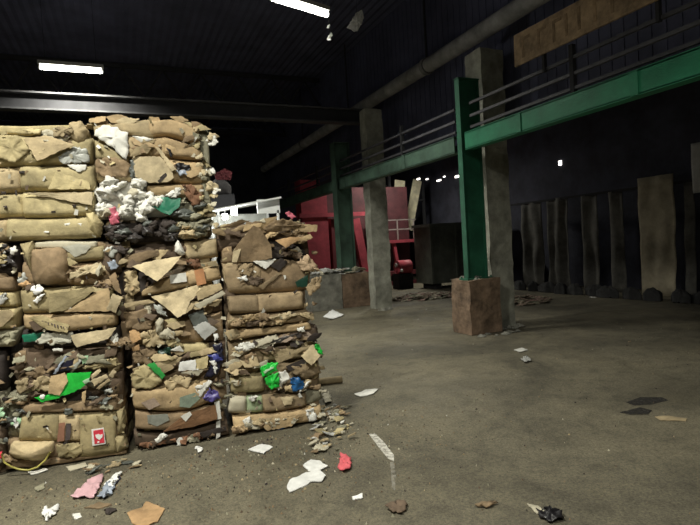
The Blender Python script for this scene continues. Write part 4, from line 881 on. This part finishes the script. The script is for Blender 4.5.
  ('R',14,['brown','kraft','olive','paperdull','dkbrown'],(-0.411,0.534,-0.1,0.781),(0.063,0.135),0.04,'f','cardboard_flap',2.2),
  ('R',14,['dkbrown','umber','paperdull','brown','mauve'],(-0.105,0.71,0.357,0.822),(0.063,0.144),0.04,'f','cardboard_flap',2.2),
  ('R',12,['tan','paperdull','kraft','brown'],(-0.392,0.054,0.348,0.085),(0.063,0.135),0.05,'c','cardboard_flap',2.2),
  ('R',12,['brown','paperdull','kraft','greyolive'],(0.269,0.023,0.451,0.831),(0.045,0.09),0.01,'c','torn_scrap',2.2),
  ('R',6,['brown','kraft'],(-0.111,0.334,0.293,0.407),(0.054,0.108),0.04,'c','cardboard_flap',2.2),
 ]),
 dict(at=(-1.090,4.737,0.999),w=0.622,h=0.774,label='bale cut off by the left edge of the picture, second one up',pieces=[
  ('S','umber',-0.02,0.03,[(-0.272,0.776),(0.042,0.758),(0.359,0.739)],[(-0.288,0.556),(0.026,0.532),(0.329,0.51)],'cardboard_layer'),
  ('S','brown',0.0,0.04,[(-0.288,0.556),(0.027,0.54),(0.309,0.511)],[(-0.297,0.445),(0.018,0.419),(0.307,0.395)],'cardboard_layer'),
  ('S','olive',0.0,0.04,[(-0.297,0.438),(0.018,0.419),(0.306,0.388)],[(-0.305,0.335),(0.01,0.306),(0.312,0.271)],'cardboard_layer'),
  ('S','olive',0.01,0.05,[(-0.305,0.328),(0.009,0.299),(0.318,0.263)],[(-0.317,0.166),(-0.003,0.133),(0.293,0.103)],'cardboard_layer'),
  ('S','greyolive',0.0,0.04,[(-0.318,0.158),(-0.004,0.118),(0.327,0.107)],[(-0.328,0.026),(-0.013,-0.01),(0.263,-0.034)],'pulp_layer'),
  ('P','paper',0.05,'c',[(0.31,0.719),(0.345,0.74),(0.37,0.708),(0.34,0.671),(0.315,0.688)],'paper_scrap',0,0),
  ('P','paperdull',0.03,'c',[(0.313,0.573),(0.334,0.586),(0.345,0.547),(0.316,0.526)],'paper_scrap',0,0),
  ('P','greypaper',0.04,'c',[(0.264,0.729),(0.291,0.735),(0.288,0.69),(0.267,0.683)],'paper_scrap',0,0),
  ('P','greypaper',0.06,'c',[(0.211,0.365),(0.266,0.391),(0.283,0.343),(0.247,0.308),(0.207,0.304)],'paper_scrap',0,0),
  ('P','kraft',0.07,'f',[(0.15,0.263),(0.297,0.257),(0.322,0.224),(0.235,0.139),(0.142,0.141)],'cardboard_flap',0,0),
 ],fill=[
  ('R',10,['umber','brown','dkgrey','olive'],(-0.038,0.537,0.345,0.74),(0.063,0.126),0.03,'c','cardboard_flap',2.2),
  ('R',10,['greyolive','paperdull'],(-0.012,0.013,0.285,0.088),(0.054,0.108),0.045,'c','torn_scrap',2.2),
 ]),
 dict(at=(-1.235,4.755,0.000),w=0.627,h=0.986,label='dark bale cut off by the left edge of the picture, resting on the floor',pieces=[
  ('S','umber',-0.02,0.04,[(-0.269,1.006),(0.066,0.966),(0.353,0.941)],[(-0.291,0.712),(0.044,0.666),(0.331,0.634)],'cardboard_layer'),
  ('S','greyolive',-0.01,0.04,[(-0.291,0.705),(0.044,0.658),(0.33,0.626)],[(-0.309,0.47),(0.026,0.417),(0.313,0.38)],'cardboard_layer'),
  ('S','dkbrown',-0.01,0.04,[(-0.309,0.462),(0.026,0.409),(0.312,0.372)],[(-0.334,0.138),(0.001,0.077),(0.287,0.025)],'cardboard_layer'),
  ('P','red',0.05,'c',[(0.272,0.184),(0.299,0.187),(0.302,0.139),(0.275,0.129)],'plastic_scrap',0,0),
  ('P','palegreen',0.04,'c',[(0.282,0.509),(0.323,0.518),(0.332,0.455),(0.29,0.43)],'plastic_scrap',0,0),
 ],fill=[
  ('R',18,['umber','greyolive','brown','dkbrown'],(0.004,0.107,0.365,0.916),(0.063,0.126),0.035,'c','cardboard_flap',2.2),
 ]),
]
BRZ = R(-7.0)
DEPTH = .98
STUFFMATS = ['kraft','olive','brown','dkbrown','umber','paperdull','greyolive','tan','paper']
def build_bale(bi, B):
    rg = random.Random(100+bi)
    t = empty('cardboard_bale', B['at'], BRZ)
    tag(t, B['label'], 'bale', 'stacked bales of waste cardboard')
    w, h = B['w'], B['h']; sticker = t
    rough_box('core', -w/2+.03, .035, .0, w/2-.03, DEPTH, h-.02, .05, .018, M('core'), t, 5, bi, layers=44)
    for k, it in enumerate(B['pieces']):
        sd = bi*101+k*7+1
        if it[0] == 'S':
            V, Fc = slab_geo(it[4], it[5], it[2], it[3], sd)
            mesh_obj(it[6], V, Fc, M(it[1]), t, True)
        elif it[0] == 'T':
            o = MB().tube([(x, -it[2]-.01*math.sin(i*1.7), z) for i, (x, z) in enumerate(it[4])], it[3], 8).build(it[5], M(it[1]), t, True)
            o['label'] = 'loose plastic baling strap'
        else:
            V, Fc = piece_geo(it[4], it[2], it[3], it[6], it[7], sd)
            o = mesh_obj(it[5], V, Fc, M(it[1]), sticker if it[5].startswith('sticker_') else t, it[3] in 'blc')
            if it[5] == 'sticker': sticker = o; o['label'] = 'red and white sticker'
    for fi, (_, n, mats, bx, sz, out, kind, name, ar) in enumerate(B['fill']):
        for q in range(n):
            s = rg.uniform(*sz)
            cx = rg.uniform(bx[0], bx[2]); cz = rg.uniform(bx[1], bx[3])
            if B['at'][2] < .01: cz = max(cz, s*.45)
            V, Fc = piece_geo(rand_poly(rg, cx, cz, s, ar*rg.uniform(.8,1.3)), out+rg.uniform(-.01,.025), kind, rg.uniform(-.35,.35), rg.uniform(-.2,.5), bi*977+fi*50+q)
            mesh_obj(name, V, Fc, M(rg.choice(mats)), t, kind in 'lc')
    # layers on the two ends, so the bale is the same stuff all round
    for side in (-1, 1):
        z = .0; k = 0
        while z < h-.05:
            hh = min(rg.uniform(.13,.24), h-z); k += 1
            top = [(-.02, z+hh), (.45, z+hh-rg.uniform(-.02,.02)), (DEPTH-.02, z+hh)]
            bot = [(-.02, z+.004), (.45, z+.004+rg.uniform(0,.02)), (DEPTH-.02, z+.004)]
            V, Fc = slab_geo(top, bot, -.02, .03, bi*31+k+side*7, .08)
            if side > 0: V = [(w/2-.02-v[1]-.02, v[0]+.02, v[2]) for v in V]
            else: V = [(-w/2+.02+v[1]+.02, DEPTH-v[0]-.02, v[2]) for v in V]
            mesh_obj('cardboard_layer', V, Fc, M(rg.choice(['olive','kraft','brown','dkbrown','brown'])), t, True)
            z += hh
    # crumpled sheets on the top face
    for q in range(9):
        px, py = rg.uniform(-w*.42, w*.42), rg.uniform(.12, DEPTH-.15)
        V, Fc = piece_geo(rand_poly(rg, px, py, rg.uniform(.2,.4), 1.4), .0, 'c', rg.uniform(-.1,.1), rg.uniform(-.1,.1), bi*7+q+900)
        mesh_obj('cardboard_flap', [(v[0], v[2], h-.02-v[1]) for v in V], [tuple(reversed(f)) for f in Fc], M(rg.choice(['kraft','olive','tan','brown'])), t)
    # small shreds nobody could count
    V = []; Fc = []; fm = []
    for q in range(36):
        cx = rg.uniform(-w/2, w/2); cz = rg.uniform(.01, h); s = rg.uniform(.010,.024)
        p = Vector((cx, -.055-rg.random()*.02, cz)); a = rg.uniform(0,6.28)
        d1 = Vector((math.cos(a), rg.uniform(-.5,.5), math.sin(a)))*s; d2 = Vector((-math.sin(a), rg.uniform(-.5,.5), math.cos(a)))*s*rg.uniform(.3,.8)
        n = len(V); off = Vector((0,.003,0))
        q4 = [p-d1-d2, p+d1-d2*rg.random(), p+d1*rg.random()+d2, p-d1+d2*.6]
        V += q4+[v+off for v in q4]
        Fc += [(n,n+1,n+2,n+3),(n+7,n+6,n+5,n+4),(n,n+4,n+5,n+1),(n+1,n+5,n+6,n+2),(n+2,n+6,n+7,n+3),(n+3,n+7,n+4,n)]
        fm += [rg.randrange(len(STUFFMATS))]*6
    for i, v in enumerate(V):
        if v[2]+B['at'][2] < .004: V[i] = Vector((v[0], v[1], .004))
    o = mesh_obj('shreds', V, Fc, [M(k) for k in STUFFMATS], t, False, fm); o['kind'] = 'stuff'
    return t
bales = [build_bale(i, B) for i, B in enumerate(BALES)]

# ------------------------------------------------------------------ litter on the floor
LITTER=[
 ('paper_sheet', 'large crumpled white sheet on the floor before the white plate', 'paper', 'white', 'f', 0.09, (1.033, 3.351), [(-0.14, -0.024), (-0.101, 0.036), (0.034, 0.096), (0.124, 0.097), (0.145, -0.006), (0.099, -0.049), (0.04, -0.013), (-0.06, -0.055), (-0.145, -0.085)], 0, -0.2, None),
 ('paper_plate', 'oval white paper plate beside the crumpled white sheet', 'plate', 'white', 'f', 0.02, (1.173, 3.559), [(-0.077, 0.042), (0.003, 0.094), (0.061, 0.058), (0.081, -0.055), (-0.004, -0.099), (-0.067, -0.042)], 0, 0, None),
 ('paper_plate', 'dull cardboard disc lying just behind the white plate', 'plate', 'paperdull', 'c', 0.02, (1.321, 3.836), [(-0.062, 0.029), (0.028, 0.091), (0.068, -0.006), (0.019, -0.068), (-0.055, -0.044)], 0, 0, None),
 ('paper_bag', 'small crumpled red paper bag on the floor', 'bag', 'redpaper', 'c', 0.03, (1.382, 3.483), [(0.008, 0.122), (0.062, 0.132), (0.065, 0.045), (0.003, -0.097), (-0.06, -0.135), (-0.078, -0.067)], 0, 0, None),
 ('cardboard_piece', 'folded brown cardboard piece lying at the bottom edge of the picture', 'cardboard', 'orangetan', 'f', 0.05, (0.014, 3.453), [(-0.101, 0.072), (-0.013, 0.106), (0.014, 0.179), (0.12, 0.015), (0.07, -0.133), (-0.021, -0.157), (-0.069, -0.079)], 0, 0, None),
 ('magazine', 'crumpled pink magazine page on the floor in front of the left stack', 'magazine', 'pinkpaper', 'c', 0.03, (-0.309, 4.064), [(-0.123, -0.116), (-0.009, 0.162), (0.063, 0.175), (0.05, -0.019), (0.021, -0.2)], 0, 0, None),
 ('plastic_wrapper', 'crumpled blue wrapper lying against the pink page', 'wrapper', 'bluegrey', 'c', 0.03, (-0.209, 3.931), [(-0.062, -0.062), (0.001, 0.137), (0.053, 0.106), (0.03, -0.068), (-0.023, -0.115)], 0, 0, None),
 ('plastic_wrapper', 'thin navy wrapper strip on the blue wrapper', 'wrapper', 'navy', 'f', 0.06, (-0.168, 4.044), [(-0.05, -0.091), (0.024, 0.134), (0.045, 0.083), (-0.018, -0.127)], 0, 0, None),
 ('paper_scrap', 'white paper scrap on top of the blue wrapper', 'paper', 'white', 'c', 0.05, (-0.172, 4.099), [(-0.061, -0.051), (0.015, 0.087), (0.055, 0.101), (-0.008, -0.135)], 0, 0, None),
 ('paper_scrap', 'crumpled white scrap nearest the lower left corner', 'paper', 'white', 'c', 0.05, (-0.541, 3.794), [(-0.037, -0.026), (-0.042, 0.105), (-0.001, 0.037), (0.054, 0.049), (0.031, -0.052), (-0.006, -0.112)], 0, 0, None),
 ('paper_scrap', 'small white scrap right of the lower left corner one', 'paper', 'paper', 'f', 0.01, (-0.372, 3.659), [(-0.034, 0.036), (0.011, 0.039), (0.027, -0.026), (-0.005, -0.048)], 0, 0, None),
 ('paper_sheet', 'flat white three-cornered sheet in front of the middle and shortest stacks', 'paper', 'white', 'f', 0.02, (0.916, 4.11), [(-0.104, 0.034), (0.027, 0.098), (0.089, -0.015), (-0.011, -0.117)], 0, 0, None),
 ('black_plastic', 'crumpled black plastic at the bottom edge right of centre', 'plastic', 'black', 'c', 0.04, (2.109, 2.232), [(-0.036, 0.07), (0.046, 0.062), (0.079, 0.004), (0.034, -0.07), (-0.061, -0.062), (-0.061, -0.003)], 0, 0, None),
 ('paper_scrap', 'grey scrap under the edge of the black plastic', 'paper', 'paperdull', 'f', 0.01, (2.101, 2.322), [(-0.008, 0.075), (0.03, 0.025), (0.017, -0.059), (-0.039, -0.039)], 0, 0, None),
 ('paper_sheet', 'flat pale strip on the open floor right of the shortest stack', 'paper', 'paper', 'f', 0.02, (2.284, 5.02), [(-0.139, 0.016), (0.047, 0.111), (0.155, 0.034), (0.053, -0.076), (-0.116, -0.087)], 0, 0, None),
 ('paper_scrap', 'little white scrap below the red bag', 'paper', 'white', 'f', 0.01, (1.254, 2.985), [(-0.029, 0.021), (0.042, 0.024), (0.026, -0.026), (-0.04, -0.018)], 0, 0, None),
 ('paper_scrap', 'grey crumpled scrap beside the tube', 'paper', 'paperdull', 'c', 0.04, (1.844, 5.048), [(-0.013, 0.12), (0.09, 0.18), (0.012, -0.106), (-0.088, -0.195)], 0, 0, None),
 ('dry_leaf', 'curled brown scrap at the bottom edge below the white streak', 'scrap', 'dkbrown', 'c', 0.03, (1.4, 2.738), [(-0.063, 0.031), (0.045, 0.065), (0.074, -0.008), (-0.003, -0.071), (-0.053, -0.015)], 0, 0, None),
 ('paper_scrap', 'pale flat scrap against the foot of the red-stickered bale', 'paper', 'paperdull', 'f', 0.01, (-0.436, 4.531), [(-0.08, 0.032), (0.05, 0.06), (0.077, -0.043), (-0.046, -0.05)], 0, 0, None),
 ('paper_scrap', 'thin white strip against the foot of the red-stickered bale', 'paper', 'paper', 'f', 0.01, (-0.707, 4.597), [(-0.072, 0.023), (0.047, 0.032), (0.068, -0.021), (-0.043, -0.034)], 0, 0, None),
 ('wood_strip', 'thin wooden strip on the floor beside the damp patch', 'wood', 'kraft', 'f', 0.01, (4.067, 2.877), [(-0.069, 0.093), (0.036, 0.053), (0.091, -0.072), (0.041, -0.097), (-0.101, 0.025)], 0, 0, None),
 ('paper_scrap', 'white scrap at the foot of the rubble-topped pier', 'paper', 'white', 'c', 0.06, (4.249, 10.946), [(-0.215, 0.04), (0.262, 0.69), (0.204, -0.187), (-0.25, -0.542)], 0, 0, None),
 ('paper_scrap', 'tiny white scrap on the floor below the concrete column', 'paper', 'paper', 'f', 0.02, (4.952, 5.642), [(-0.072, 0.058), (0.098, 0.09), (0.07, -0.06), (-0.097, -0.089)], 0, 0, None),
 ('paper_scrap', 'tiny grey scrap on the floor under the tiny white one', 'paper', 'greypaper', 'c', 0.02, (4.588, 5.145), [(-0.039, 0.047), (0.133, 0.127), (0.018, -0.069), (-0.111, -0.104)], 0, 0, None),
 ('dark_scrap', 'dark curled scrap below the pink page', 'scrap', 'umber', 'c', 0.02, (-0.184, 3.617), [(-0.037, 0.014), (-0.003, 0.051), (0.04, -0.016), (-0.001, -0.049)], 0, 0, None),
 ('card_strip', 'thin brown card strip below the pink page', 'card', 'brown', 'f', 0.01, (-0.256, 3.735), [(-0.086, 0.024), (0.007, 0.044), (0.08, -0.029), (-0.001, -0.04)], 0, 0, None),
 ('paper_scrap', 'pale flat scrap left of the pink page', 'paper', 'greyolive', 'f', 0.01, (-0.651, 4.257), [(-0.039, 0.01), (0.015, 0.066), (0.031, -0.015), (-0.006, -0.062)], 0, 0, None),
 ('paper_scrap', 'small white scrap left of the white three-cornered sheet', 'paper', 'white', 'c', 0.02, (0.461, 4.365), [(-0.028, 0.041), (0.022, 0.059), (0.024, -0.04), (-0.018, -0.061)], 0, 0, None),
 ('white_streak', 'streak of spilled white powder on the open floor', 'powder', 'powder', 'd', 0.0, (1.765, 3.631), [(0.024, 0.299), (0.077, 0.292), (0.05, 0.075), (-0.003, -0.192), (-0.054, -0.286), (-0.067, -0.216), (-0.028, 0.027)], 0, 0, None),
 ('white_streak', 'faint tail of spilled white powder below the bright streak', 'powder', 'powder2', 'd', 0.0, (1.598, 3.152), [(0.08, 0.193), (0.113, 0.193), (0.015, -0.016), (-0.094, -0.203), (-0.098, -0.169), (-0.014, 0.002)], 0, 0, None),
 ('damp_patch', 'dark damp patch on the floor at the right', 'patch', 'damp', 'd', 0.0, (4.324, 3.285), [(-0.177, 0.078), (0.049, 0.108), (0.204, 0.0), (0.165, -0.086), (-0.046, -0.083), (-0.194, -0.017)], 0, 0, None),
 ('damp_patch', 'thin dark damp patch just below the larger one', 'patch', 'damp', 'd', 0.0, (4.01, 3.137), [(-0.135, 0.07), (0.114, 0.067), (0.124, -0.04), (0.008, -0.089), (-0.111, -0.01)], 0, 0, None),
 ('card_scrap', 'curled card scrap on the foreground floor', 'scrap', 'brown', 'c', 0.02, (1.885, 2.501), [(-0.068, 0.029), (0.03, 0.013), (0.063, -0.02), (-0.026, -0.022)], 0, 0, None),
]
for k, (name, label, cat, mat, kind, hgt, at, poly, tx, tz, grp) in enumerate(LITTER):
    V, Fc = piece_geo(poly, 0 if kind == 'd' else .012+hgt*.4, kind, tx, tz, 2000+k)
    V = [(v[0], v[2], -v[1]) for v in V]
    lo_ = min(v[2] for v in V)
    V = [(v[0], v[1], v[2]-lo_) for v in V]
    o = mesh_obj(name, V, [tuple(reversed(f)) for f in Fc], M(mat), None, kind in 'blc')
    o.location = (at[0], at[1], -.004); tag(o, label, cat, grp)
# heap of scraps spilling from the foot of the right-hand stack
for k in range(80):
    rg = random.Random(700+k)
    y = 4.75-rg.random()**1.3*1.0; x = 1.60-(4.7-y)*.40+rg.random()**1.4*.36
    if y > 4.4: x = max(x, 1.66)
    s = rg.uniform(.03,.1); kd = rg.choice('fcc')
    V, Fc = piece_geo(rand_poly(rg, 0, 0, s, 1.5), .015, kd, rg.uniform(-.3,.3), rg.uniform(-.3,.3), 3000+k)
    lo_ = max(v[1] for v in V)
    o = mesh_obj('card_scrap', [(v[0], v[2], lo_-v[1]) for v in V], [tuple(reversed(f)) for f in Fc], M(rg.choice(['kraft','paperdull','brown','paperdull','greypaper','greyolive','paper','olive'])))
    o.location = (x, y, -.004+rg.random()*.02*(1 if x < 1.85 else 0)); tag(o, 'torn card scrap among those spilled by the foot of the shortest stack', 'scrap', 'scraps spilled by the shortest stack')
for k in range(16):
    rg = random.Random(800+k); x = rg.uniform(-.35,.02); y = rg.uniform(4.28,4.5)
    V, Fc = piece_geo(rand_poly(rg, 0, 0, rg.uniform(.04,.1), 1.6), .012, rg.choice('fc'), rg.uniform(-.3,.3), rg.uniform(-.3,.3), 3200+k)
    lo_ = max(v[1] for v in V)
    o = mesh_obj('card_scrap', [(v[0], v[2], lo_-v[1]) for v in V], [tuple(reversed(f)) for f in Fc], M(rg.choice(['kraft','paperdull','brown','greyolive','slate'])))
    o.location = (x, y, -.004); tag(o, 'torn card scrap on the floor between the two left floor bales', 'scrap', 'scraps between the left floor bales')
t = empty('cardboard_tube', (2.08, 5.62, .036)); tag(t, 'short cardboard tube sticking out behind the shortest stack', 'tube')
MB().tube([(-.16,.03,0),(.16,-.03,0)], .04, 14).build('roll', M('kraft'), t, True)
MB().tube([(.158,-.0295,0),(.163,-.0305,0)], .03, 14).build('hollow_end', M('umber'), t, True)
# low litter heaps under the far columns
for (cx, cy, sx, sy, n, lb) in ((7.6,12.4,.95,.6,60,'low spread of pinkish paper litter between the pale column and the pedestal'), (8.5,9.7,.8,.6,45,'low spread of pinkish paper litter right of the concrete column')):
    V = []; Fc = []; fm = []; rg = random.Random(n)
    for q in range(n*3):
        a = rg.uniform(0,6.28); rr = math.sqrt(rg.random()); p = (cx+math.cos(a)*rr*sx, cy+math.sin(a)*rr*sy)
        v, f = piece_geo(rand_poly(rg, p[0], p[1], rg.uniform(.1,.3), 1.4), .02+.12*(1-rr), 'c', rg.uniform(-.3,.3), rg.uniform(-.3,.3), 4000+q)
        b0 = len(V); V += [(z[0], z[2], max(0,-z[1])) for z in v]; Fc += [tuple(b0+i for i in reversed(g_)) for g_ in f]; fm += [rg.randrange(5)]*len(f)
    o = mesh_obj('paper_litter', V, Fc, [nmat('pink_litter', (.45,.3,.26), .9, .4, 6), M('paperdull'), M('mauve'), M('greyolive'), M('mauve')], None, False, fm)
    tag(o, lb, 'litter', None, 'stuff')
# crumbs
V = []; Fc = []; fm = []; rg = random.Random(77)
cm = ['paperdull','greyolive','brown','kraft','umber','paper','dkbrown']
for q in range(2400):
    if rg.random() < .55:
        x = rg.gauss(.7,1.1); y = 4.35-abs(rg.gauss(0,.75))
    else:
        x = rg.uniform(-2,8); y = rg.uniform(.8,12)
    s = rg.uniform(.004,.013)*(1.5 if rg.random() < .1 else 1); a = rg.uniform(0,6.28); c, d = math.cos(a)*s, math.sin(a)*s; kx = rg.uniform(.3,1)
    n = len(V); z = .004+s*.3
    V += [(x-c,y-d,-.01),(x+d*kx,y-c*kx,-.01),(x+c,y+d,-.01),(x-d*kx,y+c*kx,-.01),(x,y,z)]
    Fc += [(n,n+1,n+4),(n+1,n+2,n+4),(n+2,n+3,n+4),(n+3,n,n+4)]; fm += [rg.choices(range(7),(.8,5,4,1.2,4,.2,4))[0]]*4
o = mesh_obj('floor_crumbs', V, Fc, [M(k) for k in cm], None, False, fm); tag(o, 'fine crumbs of card, paper and grit scattered over the floor', 'litter', None, 'stuff')
